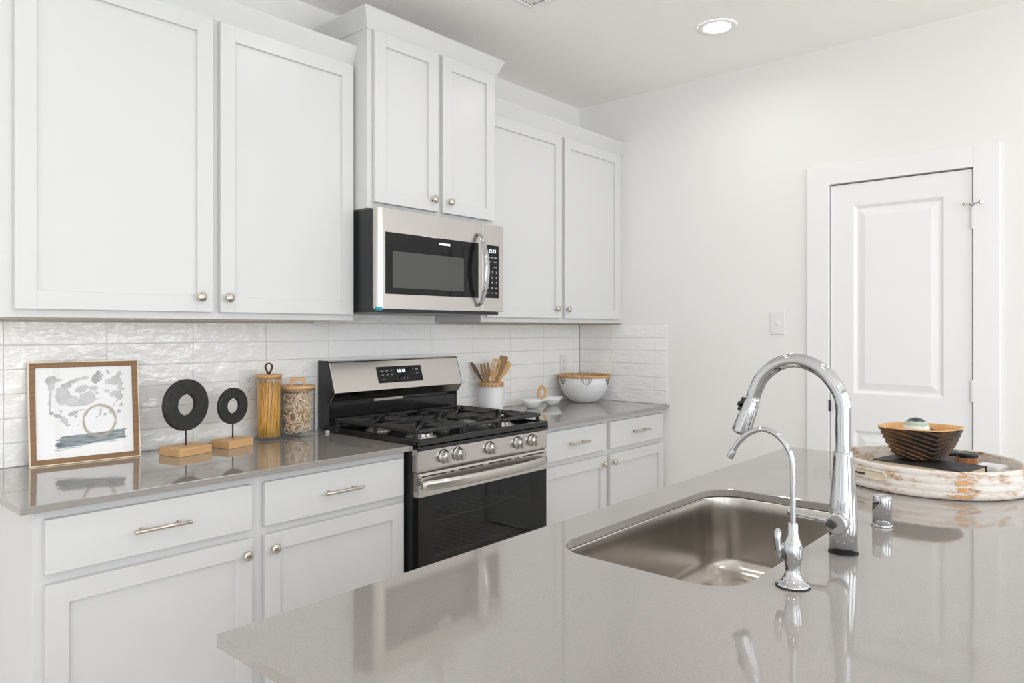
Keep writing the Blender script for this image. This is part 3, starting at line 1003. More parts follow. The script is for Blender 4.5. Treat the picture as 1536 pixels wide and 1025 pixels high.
ctl = MB().box(MS + .0015, MX1, MY, MY + .022, MZ0, MZ1, .0015).build('control_panel', M['steel'], mw)
cg = MB().box(2.328, 2.420, MY - .0014, MY + .001, gz0 + .002, gz1 - .002, .0008).build('keypad_glass', M['bglass'], ctl)
fm = lambda x, z: face_front(x, MY - .0017, z)
text_mesh('clock_digits', '12:15', .022, M['led'], cg, fm(2.376, 1.692))
spec = [(2.376, 1.664, 'cook  power  soften', .0075)]
for r_, (a, b) in enumerate((('popcorn', 'potato'), ('melt', 'defrost'))):
    spec += [(2.352, 1.645 - r_ * .023, a, .0075), (2.397, 1.645 - r_ * .023, b, .0075)]
for r_, row in enumerate(('123', '456', '789')):
    for c_, ch in enumerate(row):
        spec.append((2.348 + c_ * .027, 1.598 - r_ * .023, ch, .012))
spec += [(2.375, 1.529, '0', .012), (2.403, 1.529, 'start', .0085), (2.350, 1.529, 'off', .0085), (2.350, 1.507, 'vent', .0075), (2.376, 1.507, 'timer', .0075), (2.403, 1.507, 'light', .0075)]
legends(cg, spec, fm)
tag(MB().box(MX0 - .001, MX0 + .022, MY - .0012, MY + .02, MZ0 - .006, MZ0 + .008, .002).build('protective_tab', M['teal'], md_), 'teal leftover protective film tab')

# ------------------------------------------------------------------ outlets and switch
def outlet(label, x, z):
    o = thing('wall_outlet', label, 'outlet', (x, YB - .009, z), group=None)
    MB().box(x - .036, x + .036, YB - .015, YB - .0095, z - .058, z + .058, .002).build('cover_plate', M['wplastic'], o)
    for s_ in (-1, 1):
        c = MB().prism([(x + .0155 * cos(a), z + s_ * .0195 + max(-.0125, min(.0125, .0165 * sin(a)))) for a in [i * 2 * pi / 28 for i in range(28)]], 'y', YB - .0165, YB - .0145).build('socket', M['wplastic'], o)
        mb = MB()
        mb.box(x - .0075, x - .0055, YB - .0168, YB - .0155, z + s_ * .0195 - .001, z + s_ * .0195 + .006).box(x + .0055, x + .0075, YB - .0168, YB - .0155, z + s_ * .0195 - .001, z + s_ * .0195 + .006)
        mb.cyl((x, YB - .0168, z + s_ * .0195 - .0065), (x, YB - .0155, z + s_ * .0195 - .0065), .0025, seg=10)
        mb.build('socket_slot', M['slot'], c)


outlet('white wall outlet behind the small ring sculpture and spaghetti jar', 1.463, 1.125)
outlet('white wall outlet behind the crock of wooden utensils', 2.735, 1.108)
outlet('white wall outlet in the tiles just above the big bowl', 3.515, 1.128)
sw = thing('light_switch', 'white toggle light switch plate on the wall left of the door', 'switch', (XR, 1.425, 1.377))
MB().box(XR - .006, XR - .0003, 1.389, 1.461, 1.319, 1.435, .002).build('cover_plate', M['wplastic'], sw)
mb = MB().box(XR - .0075, XR - .005, 1.420, 1.430, 1.365, 1.389, .001)
mb.box(XR - .016, XR - .006, 1.422, 1.428, 1.374, 1.384, .0015)
mb.build('toggle', M['wplastic'], sw)

# ------------------------------------------------------------------ ceiling fittings
def downlight(x, y, label):
    o = thing('recessed_downlight', label, 'ceiling light', (x, y, ZC), group='recessed ceiling downlights')
    MB().lathe([(.086, -.0005), (.087, -.004), (.083, -.0065), (.066, -.006), (.060, -.004)], (x, y, ZC), 40, cap=False).build('trim_ring', M['trim'], o)
    MB().lathe([(.0655, -.0045), (.0005, -.0045)], (x, y, ZC), 40, cap=False).build('lens', M['lens'], o)
    l = area_light('downlight_glow', (x, y, ZC - .012), (0, 0, 0), .12, .12, LAMP_W * (1.0 if y > 1 else 0.45), LAMP_COL, 'DISK', radians(165))
    return o


for i, (x, y) in enumerate(LAMPS):
    downlight(x, y, 'glowing round recessed light in the ceiling, in front of the door wall' if i == 0 else 'round white recessed ceiling light, switched on')
vt = thing('ceiling_vent', 'white square ceiling air vent at the top edge', 'vent', (2.245, 1.84, ZC))
MB().rings([[(2.095 + i, 1.69 + i, z), (2.396 - i, 1.69 + i, z), (2.396 - i, 1.99 - i, z), (2.095 + i, 1.99 - i, z)] for i, z in ((0, ZC - .0005), (.002, ZC - .006), (.022, ZC - .011), (.026, ZC - .004))], True, False, False, False).build('frame', M['trim'], vt)
mb = MB()
for i in range(8):
    y = 1.725 + i * .033
    mb.box(2.12, 2.372, y - .012, y + .012, ZC - .006, ZC - .004, 0, 2, Matrix.Translation((0, y, ZC - .005)) @ Matrix.Rotation(.6, 4, 'X') @ Matrix.Translation((0, -y, -(ZC - .005))))
mb.build('louvre', M['trim'], vt)

# ------------------------------------------------------------------ picture
bl = Vector((0.708, 2.6125, .9142)); br = Vector((1.024, 2.5745, .9142))
PW = (br - bl).length
rz = atan2(br.y - bl.y, br.x - bl.x)
PH, lean = .328, radians(6.3)
pic = thing('picture_frame', 'framed abstract ink print leaning against the tiles', 'picture', (bl.x, bl.y, .9146), rz, None, -lean)
# local frame: x right, z up, -y towards the viewer
fw_ = .0195
mb = MB()
for a, b, c, d_ in ((0, fw_, 0, PH), (PW - fw_, PW, 0, PH), (fw_, PW - fw_, 0, fw_), (fw_, PW - fw_, PH - fw_, PH)):
    mb.box(a + .003 if a == 0 else a, b - .003 if b == PW else b, -.0015, .012, c + (.003 if c == 0 else 0), d_ - (.003 if d_ == PH else 0), .0005)
mb.build('frame', M['frame'], pic, local=True)
mb = MB()
e_ = .0032
mb.box(0, e_, -.0025, .012, 0, PH).box(PW - e_, PW, -.0025, .012, 0, PH).box(e_, PW - e_, -.0025, .012, 0, e_).box(e_, PW - e_, -.0025, .012, PH - e_, PH)
tag(mb.build('frame_edge', M['framegold'], pic, local=True), 'pale gilt outer edge')
tag(MB().box(.004, PW - .004, .0122, .0145, .004, PH - .004).build('backing_board', M['blackp'], pic, local=True), 'dark backing board')
# the print: dense grid, its pigment a colour attribute
NX, NZ = 230, 236
px0, px1, pz0, pz1 = fw_ - .001, PW - fw_ + .001, fw_ - .001, PH - fw_ + .001
blobs = [  # u, v (0..1 from left/bottom), ru, rv, angle, strength  (ink washes)
    (.155, .865, .055, .045, 0, .75), (.15, .80, .03, .06, 0, .7), (.148, .64, .012, .16, 0, .6), (.165, .50, .022, .022, 0, .75), (.235, .865, .03, .018, .5, .6),
    (.31, .80, .06, .035, .2, .8), (.42, .855, .10, .018, .25, .7), (.50, .875, .035, .022, .2, .7), (.27, .68, .075, .10, 0, .55), (.36, .62, .085, .06, 0, .6), (.24, .75, .05, .03, 0, .55),
    (.47, .75, .07, .035, .2, .55), (.52, .64, .09, .075, .3, .5), (.46, .59, .05, .035, 0, .5), (.59, .75, .05, .03, 0, .45), (.62, .865, .05, .055, 0, .75), (.645, .93, .02, .02, 0, .8), (.675, .90, .016, .015, 0, .75), (.735, .935, .02, .03, .3, .8),
    (.73, .82, .045, .03, 0, .65), (.80, .83, .07, .045, .4, .65), (.85, .88, .025, .07, -.4, .6), (.86, .78, .025, .09, 0, .55), (.72, .715, .03, .022, 0, .6), (.80, .68, .06, .035, .3, .6), (.85, .65, .05, .04, .2, .65), (.63, .70, .02, .02, 0, .5),
    (.90, .795, .011, .011, 0, .7), (.895, .735, .015, .014, 0, .75), (.90, .90, .012, .01, 0, .6), (.245, .52, .014, .014, 0, .8), (.37, .485, .055, .028, .2, .7), (.45, .51, .05, .008, .1, .6), (.40, .445, .014, .011, 0, .8),
    (.22, .465, .035, .022, -.3, .7), (.28, .42, .03, .05, .6, .65), (.31, .36, .025, .012, -.2, .7), (.37, .35, .008, .006, 0, .7), (.42, .355, .012, .006, 0, .7),
    (.645, .495, .012, .022, 0, .85), (.64, .46, .012, .012, 0, .85), (.61, .435, .016, .012, 0, .8), (.70, .455, .02, .015, 0, .8), (.755, .475, .011, .017, .4, .8), (.65, .555, .016, .01, 0, .75), (.66, .52, .09, .005, .1, .5),
    (.85, .475, .028, .022, .6, .75), (.875, .55, .025, .014, .9, .65), (.82, .575, .07, .006, .9, .45), (.60, .62, .10, .006, .3, .45)]
import array
cols = array.array('f')
for j in range(NZ):
    for i in range(NX):
        U, V = i / (NX - 1), j / (NZ - 1)
        n1_ = noise.noise((U * 9, V * 9, 1.3)); n2_ = noise.noise((U * 28, V * 28, 4.1)); n3_ = noise.noise((U * 70, V * 70, 7.7))
        uu, vv = U + .016 * n1_ + .012 * n2_, V + .016 * noise.noise((U * 9, V * 9, 5.9)) + .012 * noise.noise((U * 28, V * 28, 9.4))
        ink = 0.0
        for bu, bv, ru, rv, an, st_ in blobs:
            du, dv = uu - bu, vv - bv
            if abs(du) > .2 or abs(dv) > .2: continue
            ca, sa = cos(an), sin(an)
            q = ((du * ca + dv * sa) / ru) ** 2 + ((-du * sa + dv * ca) / rv) ** 2
            w_ = max(0.0, min(1.0, (1.08 - q) / .25))
            edge = 1.0 + .35 * max(0, 1 - abs(q - .85) / .25)
            ink = max(ink, w_ * st_ * edge)
        ink *= .82 + .35 * n1_ + .2 * n3_
        ink = max(0, min(1, ink))
        if n3_ > .62 and .15 < U < .92 and .4 < V < .96: ink = max(ink, .5)
        r_, g_, b__ = 0.95, 0.95, 0.96
        k_ = min(1, ink * 1.0)
        r_, g_, b__ = r_ * (1 - k_) + .27 * k_, g_ * (1 - k_) + .275 * k_, b__ * (1 - k_) + .285 * k_
        # slate brush stroke
        bt, bb = .235 + .045 * (U - .2), .085 + .095 * (U - .2) * .9
        rag = .010 * n2_ + .02 * noise.noise((3.1, V * 60, .5))
        if .19 + rag * 2.2 + .08 * max(0, (V - .17) / .07) * (1 if V > .17 else 0) < U < .905 + rag * 1.5 and bb + rag * .6 < V < bt + rag * .4:
            d_ = .9 if V > bb + .022 else (.75 if noise.noise((U * 3, V * 160, 2.2)) > -.05 else .05)
            d_ *= .92 + .3 * noise.noise((U * 10, V * 55, 6))
            d_ = max(0, min(1, d_))
            r_, g_, b__ = r_ * (1 - d_) + .085 * d_, g_ * (1 - d_) + .13 * d_, b__ * (1 - d_) + .15 * d_
        # coffee ring
        ang = atan2(V - .385, U - .64)
        rq = sqrt(((U - .64) / .168) ** 2 + ((V - .385) / .172) ** 2)
        wd = .105 + .05 * noise.noise((cos(ang) * 1.7, sin(ang) * 1.7, 3.3)) + .02 * n2_
        if abs(rq - 1) < wd:
            e2 = min(1, (wd - abs(rq - 1)) / .02) * (.8 + .25 * n2_)
            e2 = max(0, min(.95, e2))
            r_, g_, b__ = r_ * (1 - e2) + .42 * e2, g_ * (1 - e2) + .355 * e2, b__ * (1 - e2) + .285 * e2
        cols.extend((r_, g_, b__, 1))
bm = bmesh.new()
vs = [[bm.verts.new((px0 + (px1 - px0) * i / (NX - 1), .004, pz0 + (pz1 - pz0) * j / (NZ - 1))) for i in range(NX)] for j in range(NZ)]
for j in range(NZ - 1):
    for i in range(NX - 1):
        bm.faces.new((vs[j][i], vs[j][i + 1], vs[j + 1][i + 1], vs[j + 1][i]))
mb = MB(); mb.bm.free(); mb.bm = bm
M['print'] = mat('ink_print', (0.8, 0.8, 0.8), 0.6)
k = NT(M['print']); at = k.n('ShaderNodeAttribute', attribute_name='pigment'); k.l(at.outputs['Color'], k.b.inputs['Base Color'])
po = mb.build('art_print', M['print'], pic, local=True, recalc=False)
ca_ = po.data.color_attributes.new('pigment', 'FLOAT_COLOR', 'POINT')
ca_.data.foreach_set('color', cols)
tag(po, 'grey ink blots, a brown ring and a slate brush stroke')
MB().box(fw_ - .002, PW - fw_ + .002, .0018, .0032, fw_ - .002, PH - fw_ + .002).build('glazing', M['pglass'], pic, local=True)

# ------------------------------------------------------------------ ring sculptures
def ring_sculpture(label, c, ang, bw, bd, bh, R, rh, zc):
    o = thing('ring_sculpture', label, 'sculpture', (c[0], c[1], .9142), ang, 'black ring sculptures on wooden blocks')
    MB().box(-bw / 2, bw / 2, -bd / 2, bd / 2, 0, bh, .0015).build('base', M['oak'], o, local=True)
    z = zc - .9142
    MB().cyl((0, 0, bh - .002), (0, 0, z - R + .003), .0028, seg=12).build('rod', M['blackp'], o, local=True)
    xf = Matrix.Translation((0, 0, z)) @ Matrix.Rotation(pi / 2, 4, 'X')
    t = R * .125
    prof = [(rh, -t * .6), (rh + .003, -t), (R - .004, -t), (R - .001, -t * .7), (R, 0), (R - .001, t * .7), (R - .004, t), (rh + .003, t), (rh, t * .6), (rh, -t * .6)]
    rg_ = MB(xf).lathe(prof, seg=64, cap=False).build('ring', M['charcoal'], o, local=True)
    for p in rg_.data.polygons:
        if abs(p.normal.y) > .97:
            p.use_smooth = False


ring_sculpture('taller black ring sculpture on a wood block, right of the picture', (1.147, 2.507), radians(14), .130, .106, .029, .0895, .0365, 1.083)
ring_sculpture('smaller black ring sculpture on a wood block, beside the spaghetti jar', (1.332, 2.533), radians(14), .113, .091, .029, .067, .0275, 1.063)

# ------------------------------------------------------------------ pasta jars
def jar(name, label, c, R, H, lid_h):
    o = thing(name, label, 'jar', (c[0], c[1], .9142))
    w = .0025
    prof = [(R * .9, 0), (R - .001, .003), (R, .008), (R, H - .004), (R - .001, H), (R - w, H), (R - w, .012), (R * .85, .010), (.0005, .010)]
    MB().lathe([(.0005, 0)] + prof, (0, 0, 0), 56, cap=False).build('glass', M['glass'], o, local=True)
    MB().lathe([(R - .004, -.008), (R - .004, 0), (R + .0005, .0005), (R + .001, lid_h - .002), (R - .001, lid_h), (.0005, lid_h)], (0, 0, H), 56).build('lid', M['bamboo'], o, local=True)
    return o


j1 = (1.510, 2.588)
o = jar('spaghetti_jar', 'tall glass jar of spaghetti with a leather loop lid', j1, .0495, .243, .011)
zz = .254
pts = smooth_path([(-.004, 0, zz - .002), (-.005, 0, zz + .008), (-.014, 0, zz + .026), (-.009, 0, zz + .040), (.003, 0, zz + .043), (.014, 0, zz + .032), (.010, 0, zz + .016), (.003, 0, zz + .006), (.002, 0, zz - .002)], 5)
MB(Matrix.Rotation(-.05, 4, 'Z')).tube(pts, [(.0075, .0024)] * len(pts), 10, flat=(0, 1, 0)).build('leather_loop', M['leather'], o, local=True)
mb = MB()
rng = random.Random(3)
for i in range(150):
    a = rng.uniform(0, 2 * pi); r = .040 * sqrt(rng.random())
    if i < 60: r = .0405; a = i / 60 * 2 * pi + rng.uniform(-.05, .05)
    tw = rng.uniform(.1, .55); r2 = min(.0415, max(.005, r + rng.uniform(-.012, .006)))
    ht = rng.uniform(.195, .222)
    pts = [(j1[0] + (r + (r2 - r) * t) * cos(a + tw * t), j1[1] + (r + (r2 - r) * t) * sin(a + tw * t), .9262 + t * ht) for t in (0, .33, .66, 1)]
    mb.tube(pts, .0013, 5)
tag(mb.build('spaghetti', M['spag']), 'yellow dry spaghetti strands standing inside the tall jar', 'pasta', None, 'stuff')

j2 = (1.640, 2.590)
o = jar('pasta_jar', 'wide glass jar of nest pasta with an arched wooden handle lid', j2, .0685, .190, .014)
zz = .204
# arched handle
prof = [(-.030, zz - .001), (-.030, zz + .024), (-.024, zz + .032), (.024, zz + .032), (.030, zz + .024), (.030, zz - .001), (.018, zz - .001), (.018, zz + .014), (.012, zz + .020), (-.012, zz + .020), (-.018, zz + .014), (-.018, zz - .001)]
MB(Matrix.Rotation(-.55, 4, 'Z')).prism(prof, 'y', -.008, .008, .0015).build('lid_handle', M['bamboo'], o, local=True)
mb = MB()
rng = random.Random(11)
for lz in range(4):
    for q in range(6):
        a = q / 6 * 2 * pi + lz * .5
        rr_ = .036 if q < 6 else 0
        c = Vector((j2[0] + rr_ * cos(a), j2[1] + rr_ * sin(a), .953 + lz * .038))
        ax = Vector((rng.uniform(-1, 1), rng.uniform(-1, 1), rng.uniform(-.7, .7))).normalized()
        u_ = ax.orthogonal().normalized(); w_ = ax.cross(u_)
        for s_ in range(3):
            ph = rng.uniform(0, 6.28); pts = []
            R0 = rng.uniform(.012, .026)
            nt = rng.uniform(1.2, 2.4)
            for t in range(26):
                b_ = ph + t / 25 * 2 * pi * nt
                R1 = R0 * (.9 + .18 * sin(b_ * 1.7 + s_))
                p = c + u_ * (R1 * cos(b_)) + w_ * (R1 * sin(b_)) + ax * (.016 * sin(b_ * .45 + ph + s_ * 2))
                dd = Vector((p.x - j2[0], p.y - j2[1]))
                if dd.length > .0625: dd *= .0625 / dd.length
                pts.append((j2[0] + dd.x, j2[1] + dd.y, max(.9272, min(1.090, p.z))))
            mb.tube(pts, [(.0031, .0015)] * len(pts), 6)
tag(mb.build('nest_pasta', M['nest']), 'pale tangled ribbon pasta nests filling the wide jar', 'pasta', None, 'stuff')

# ------------------------------------------------------------------ utensil crock
cc = (2.772, 2.573)
o = thing('utensil_crock', 'white cylindrical crock with a laced wooden rim', 'crock', (*cc, .9142))
MB().lathe([(.0005, 0), (.056, 0), (.060, .003), (.061, .010), (.061, .150), (.0565, .150), (.0565, .008), (.0005, .008)], (0, 0, 0), 56, cap=False).build('body', M['matteceramic'], o, local=True)
rm = MB().lathe([(.0605, .134), (.0635, .136), (.0635, .152), (.061, .1545), (.056, .1545), (.0555, .150), (.0605, .1495)], (0, 0, 0), 56, cap=False).build('rim', M['rattan'], o, local=True)
mb = MB()
for i in range(22):
    a = i / 22 * 2 * pi
    a2 = a + .12
    mb.tube([(.0645 * cos(a), .0645 * sin(a), .130), (.066 * cos((a + a2) / 2), .066 * sin((a + a2) / 2), .140), (.0645 * cos(a2), .0645 * sin(a2), .154)], .0022, 6)
tag(mb.build('lacing', M['bamboo'], rm, local=True), 'pale cane lacing')
RT = Vector((.659, -.752, 0)); FD = Vector((.752, .659, 0))
PXM = 3.776 / FPX


def utensil(name, label, m, outline, holes, base_px, tip_px, th, depth=0.0, spoon=False, edge=0.0):
    """flat board outline (w along local x, h along local z); base at the crock bottom, top given in photo offset"""
    o0 = Vector((cc[0], cc[1], .924))
    mouth = Vector((cc[0], cc[1], 1.066)) + RT * ((base_px - 737) * PXM) + FD * depth
    tip = mouth + RT * ((tip_px[0] - base_px) * PXM) + Vector((0, 0, (573 - tip_px[1]) * PXM)) + FD * depth * .5
    up = (tip - mouth).normalized()
    foot = mouth - up * (.135 / up.z)
    off = Vector((foot.x - cc[0], foot.y - cc[1], 0))
    if off.length > .042:
        foot = Vector((cc[0], cc[1], foot.z)) + off.normalized() * .042
        up = (tip - foot).normalized()
    L = (tip - foot).length
    fw2 = (-FD * cos(edge) + RT * sin(edge))
    nr = (fw2 - up * fw2.dot(up)).normalized()
    side = up.cross(nr)
    xf = Matrix((( side.x, nr.x, up.x, foot.x), (side.y, nr.y, up.y, foot.y), (side.z, nr.z, up.z, foot.z), (0, 0, 0, 1)))
    mb = MB(xf)
    poly = [(x, L + z) if z <= 0 else (x, z - 1.0) for x, z in outline]
    mb.plate(poly, [[(x, L + z) for x, z in h] for h in (holes or [])], th)
    ob = mb.build(name, m)
    tag(ob, label, 'utensil', 'wooden utensils in the crock')
    return ob


utensil('wooden_spoon', 'dark wooden spoon seen edge-on, leftmost in the crock', M['ut_dark'],
        [(-.005, 1.0), (.005, 1.0), (.006, -.11), (.0095, -.06), (.009, -.025), (.004, -.004), (-.003, 0), (-.008, -.02), (-.0095, -.06), (-.006, -.11)], None, 725, (707, 542), .010, -.002)
utensil('slotted_fork', 'brown wooden serving fork with two slots, second from left in the crock', M['ut_mid'],
        [(-.006, 1.0), (.006, 1.0), (.008, -.10), (.022, -.07), (.026, -.045), (.023, -.006), (.018, 0), (.012, -.006), (.0105, -.05), (.0065, -.05), (.005, -.003), (-.005, -.003), (-.0065, -.05), (-.0105, -.05), (-.012, -.006), (-.018, 0), (-.023, -.006), (-.026, -.045), (-.022, -.07), (-.008, -.10)], None, 731, (727, 543), .007, -.023)
sl = [(-.006, 1.0), (.006, 1.0), (.008, -.105), (.020, -.085), (.023, -.03), (.021, -.002), (.018, 0), (-.017, -.004), (-.020, -.008), (-.023, -.035), (-.020, -.085), (-.008, -.105)]
slots = [[(xx - .0022, -.066), (xx + .0022, -.066), (xx + .0022, -.014), (xx - .0022, -.014)] for xx in (-.012, 0, .012)]
tn = utensil('slotted_turner', 'light wooden slotted turner in the middle of the crock', M['ut_light'], sl, slots, 738, (746, 537), .006, -.0125)
utensil('wooden_spatula', 'brown wooden spatula leaning right, tallest in the crock', M['ut_mid'],
        [(-.006, 1.0), (.006, 1.0), (.010, -.11), (.018, -.08), (.023, -.02), (.022, -.004), (.018, 0), (-.018, -.003), (-.021, -.008), (-.018, -.08), (-.010, -.11)], None, 744, (757, 533), .007, .010, edge=.3)
utensil('wooden_spoon', 'light wooden spoon leaning far right in the crock', M['ut_light'],
        [(-.006, 1.0), (.006, 1.0), (.008, -.105), (.016, -.08), (.022, -.045), (.019, -.015), (.009, -.002), (-.003, 0), (-.014, -.01), (-.020, -.04), (-.016, -.08), (-.008, -.105)], None, 747, (764, 541), .008, .025)
# ------------------------------------------------------------------ double dip bowl
o = thing('double_dip_bowl', 'two joined white dip bowls with an upright wooden loop handle', 'bowl', (3.135, 2.525, .9142), .05)
for s_ in (-1, 1):
    MB().lathe([(.0005, 0), (.020, 0), (.026, .004), (.040, .018), (.050, .034), (.0545, .047), (.0525, .0475), (.047, .036), (.036, .020), (.020, .008), (.0005, .007)], (s_ * .0945, 0, 0), 40, 1.35, .95, cap=False).build('dip_bowl', M['ceramic'], o, local=True)
MB().box(-.03, .03, -.012, .012, .030, .043, .004).build('bridge', M['ceramic'], o, local=True)
loop = smooth_path([(-.014, 0, .036), (-.019, 0, .060), (-.019, 0, .090), (-.008, 0, .110), (.010, 0, .108), (.021, 0, .088), (.018, 0, .062), (.004, 0, .042), (-.010, 0, .034)], 5)
MB(Matrix.Rotation(-.5, 4, 'Z')).tube(loop, [(.0065, .008)] * len(loop), 12, flat=(0, 1, 0)).build('loop_handle', M['ut_light'], o, local=True)

# ------------------------------------------------------------------ big beaded bowl
bc_ = (3.507, 2.506)
o = thing('beaded_bowl', 'large white bowl with a woven rattan rim and beads in the corner', 'bowl', (*bc_, .9142))
prof = [(.0005, 0), (.062, 0), (.072, .003), (.094, .018), (.116, .042), (.133, .072), (.1435, .105), (.1495, .148), (.1455, .148), (.139, .105), (.128, .072), (.110, .045), (.085, .020), (.0005, .012)]
MB().lathe(prof, (0, 0, 0), 72, cap=False).build('body', M['matteceramic'], o, local=True)
rm = MB()
for i in range(3):
    pts = []
    for t in range(121):
        a = t / 120 * 2 * pi
        ph = a * 30 + i * 2 * pi / 3
        pts.append(((.1475 + .0045 * cos(ph)) * cos(a), (.1475 + .0045 * cos(ph)) * sin(a), .154 + .005 * sin(ph)))
    rm.tube(pts, .0048, 7)
rm = rm.build('rattan_rim', M['rattan'], o, local=True)
mb = MB()
view = atan2(-.659, -.752)
for off in (-1.1, 0, 1.1, 2.2, 3.3, -2.2):
    for q in range(7):
        a = view + off + (q - 3) * .062
        drop = .042 - .009 * abs(q - 3)
        for z_ in range(3):
            zz_ = .146 - drop * z_ / 2
            r_ = .1505 - max(0, .148 - zz_) * .13
            mb.sphere((r_ * cos(a), r_ * sin(a), zz_), .0028 if z_ == 2 else .0015, 8)
        mb.tube([(.151 * cos(a), .151 * sin(a), .148), ((.1508 - drop * .13) * cos(a), (.1508 - drop * .13) * sin(a), .146 - drop)], .0008, 5)
tag(mb.build('beads', M['bead'], o, local=True), 'hanging dark brown beads')['kind'] = 'stuff'

# ------------------------------------------------------------------ tray with its things
tcx, tcy = 2.318, .462
o = thing('round_tray', 'round distressed white wooden tray at the far end of the island', 'tray', (tcx, tcy, .9142))
seg = 96
mb = MB()
prof = [(.226, 0), (.2365, .004), (.2375, .018), (.2345, .0195), (.2355, .0215), (.2345, .036), (.232, .0375), (.233, .0395), (.231, .054), (.2285, .0555), (.2295, .0575), (.2275, .066), (.2245, .0705), (.215, .0705), (.2135, .067), (.2145, .012)]
slot_c = 2.74     # direction of the handle slot (radians)
V = []
for r, z in prof:
    ring = []
    for i in range(seg):
        a = 2 * pi * i / seg
        rr_ = r + .0012 * noise.noise((cos(a) * 9, sin(a) * 9, z * 60))
        zz_ = z + (.0015 * noise.noise((cos(a) * 14, sin(a) * 14, 3)) if z > .05 else 0)
        ring.append((rr_ * cos(a), rr_ * sin(a), zz_))
    V.append(ring)
mb.rings(V, True, True, False)
mb.build('rim', M['tray'], o, local=True)
MB().lathe([(.2155, .006), (.2155, .013), (.0005, .013)], (0, 0, 0), 72).build('tray_floor', M['traywood'], o, local=True)
# handle slot plate and iron pull on the side facing the tap
for sgn, nm in ((1, 'handle_slot'),):
    mb = MB(); pm = MB()
    def wallpt(a, z, off):
        r = .2375 - .11 * max(0, z - .018) + off
        return (r * cos(a), r * sin(a), z)
    a0, a1 = 2.50, 2.86
    outl = []
    n_ = 10
    for i in range(n_ + 1):
        outl.append((a0 + .03 + (a1 - a0 - .06) * i / n_, .030))
    for i in range(1, 6):
        t = -pi / 2 + pi * i / 6
        outl.append((a1 - .03 + .055 * cos(t), .041 + .011 * sin(t)))
    for i in range(n_ + 1):
        outl.append((a1 - .03 - (a1 - a0 - .06) * i / n_, .052))
    for i in range(1, 6):
        t = pi / 2 + pi * i / 6
        outl.append((a0 + .03 + .055 * cos(t), .041 + .011 * sin(t)))
    cen = ((a0 + a1) / 2, .041)
    rings_ = []
    for k_, off in ((1.12, .0006), (1.06, .0022), (.98, .0022), (.94, .0010), (.5, .0010), (.05, .0010)):
        rings_.append([wallpt(cen[0] + (a - cen[0]) * k_, cen[1] + (z - cen[1]) * k_, off) for a, z in outl])
    mb.rings(rings_, True, False, True).build(nm, M['paper'], o, local=True)
    tag(MB().tube([wallpt(a0 + .00, .040, .003), wallpt(a0 + .05, .0395, .004), wallpt(a0 + .13, .041, .004)], .0022, 8).build('iron_pull', M['blackp'], o, local=True), 'dark iron pull in the slot')
# rust mark
mb = MB()
def wall_patch(a0, a1, z0, z1, off):
    rings_ = []
    for j in range(5):
        z = z0 + (z1 - z0) * j / 4
        row = []
        for i in range(9):
            a = a0 + (a1 - a0) * i / 8
            r = .2383 - .145 * max(0, z - .018) + off
            jit = 1 + .25 * noise.noise((i * 1.3, j * 2.1, .4))
            row.append((r * cos(a), r * sin(a), z))
        rings_.append(row)
    return rings_
for a0, a1, z0, z1 in ((3.56, 3.70, .008, .016), (3.60, 3.68, .0225, .034), (3.58, 3.70, .0405, .050), (3.60, 3.69, .0585, .064)):
    mb.rings(wall_patch(a0, a1, z0, z1, .0006), False, False, False)
tag(mb.build('rust_mark', M['rust'], o, local=True), 'orange rust stain')


# book lying in the tray
FLOOR_T = .9142 + .0134
BKC, BKR = (2.302, .464), radians(-12)
BT = .9722
o = thing('hardcover_book', 'thick book with a plain black cover lying in the round tray', 'book', (*BKC, FLOOR_T), BKR)
h_ = BT - FLOOR_T
MB().box(-.066, .066, -.118, .118, .003, h_ - .003).build('page_block', M['paper'], o, local=True)
mb = MB().box(-.070, .070, -.1215, .1215, h_ - .003, h_, .0008).box(-.070, .070, -.1215, .1215, .0002, .0032, .0008).box(.066, .070, -.1215, .1215, .0005, h_ - .0005, .0008)
mb.build('cover', M['cover'], o, local=True)

# carved bowl on the book
bwc = (2.338, .491)
o = thing('carved_bowl', 'dark carved wooden bowl with chevron grooves standing on the black book', 'bowl', (*bwc, BT), YAW)
H = .0945
def rim_r(a, A, B, n_):
    c, s_ = abs(cos(a)), abs(sin(a))
    return ((c / A) ** n_ + (s_ / B) ** n_) ** (-1 / n_)
seg, lev = 192, 90
rings_ = []
for j in range(lev + 1):
    t = j / lev
    sc_ = .42 + .60 * t ** .62 - .02 * t          # base to rim flare
    sc_ = min(1.0, sc_)
    if t < .04: sc_ -= .05 * (1 - t / .04)
    ring = []
    for i in range(seg):
        a = 2 * pi * i / seg
        r = rim_r(a, .096, .119, 1.55 + .35 * (1 - t)) * sc_
        ph = abs(((a + pi / 2) % pi) - pi / 2) / (pi / 2)      # 0 at the front and back corners, 1 at the sides
        q = (t * 7.0 - ph * 3.2) % 1.0
        saw = (q if q < .78 else (1 - q) / .22 * .78) / .78
        amp = .0062 * min(1, (1 - t) / .05) * min(1, t / .08)
        r += amp * (saw - .7)
        ring.append((r * cos(a), r * sin(a), H * t))
    rings_.append(ring)
mb = MB().rings(rings_, True, True, False, smooth=True)
mb.build('body', M['carved'], o, local=True)
rings_ = []
for t in [1.0] + [1 - .1 * k_ for k_ in range(1, 9)]:
    sc_ = min(1.0, .42 + .60 * t ** .62 - .02 * t)
    rings_.append([((rim_r(2 * pi * i / seg, .096, .119, 1.55 + .35 * (1 - t)) * sc_ - (.0065 if t < 1 else .0058)) * cos(2 * pi * i / seg), (rim_r(2 * pi * i / seg, .096, .119, 1.55 + .35 * (1 - t)) * sc_ - (.0065 if t < 1 else .0058)) * sin(2 * pi * i / seg), H * t) for i in range(seg)])
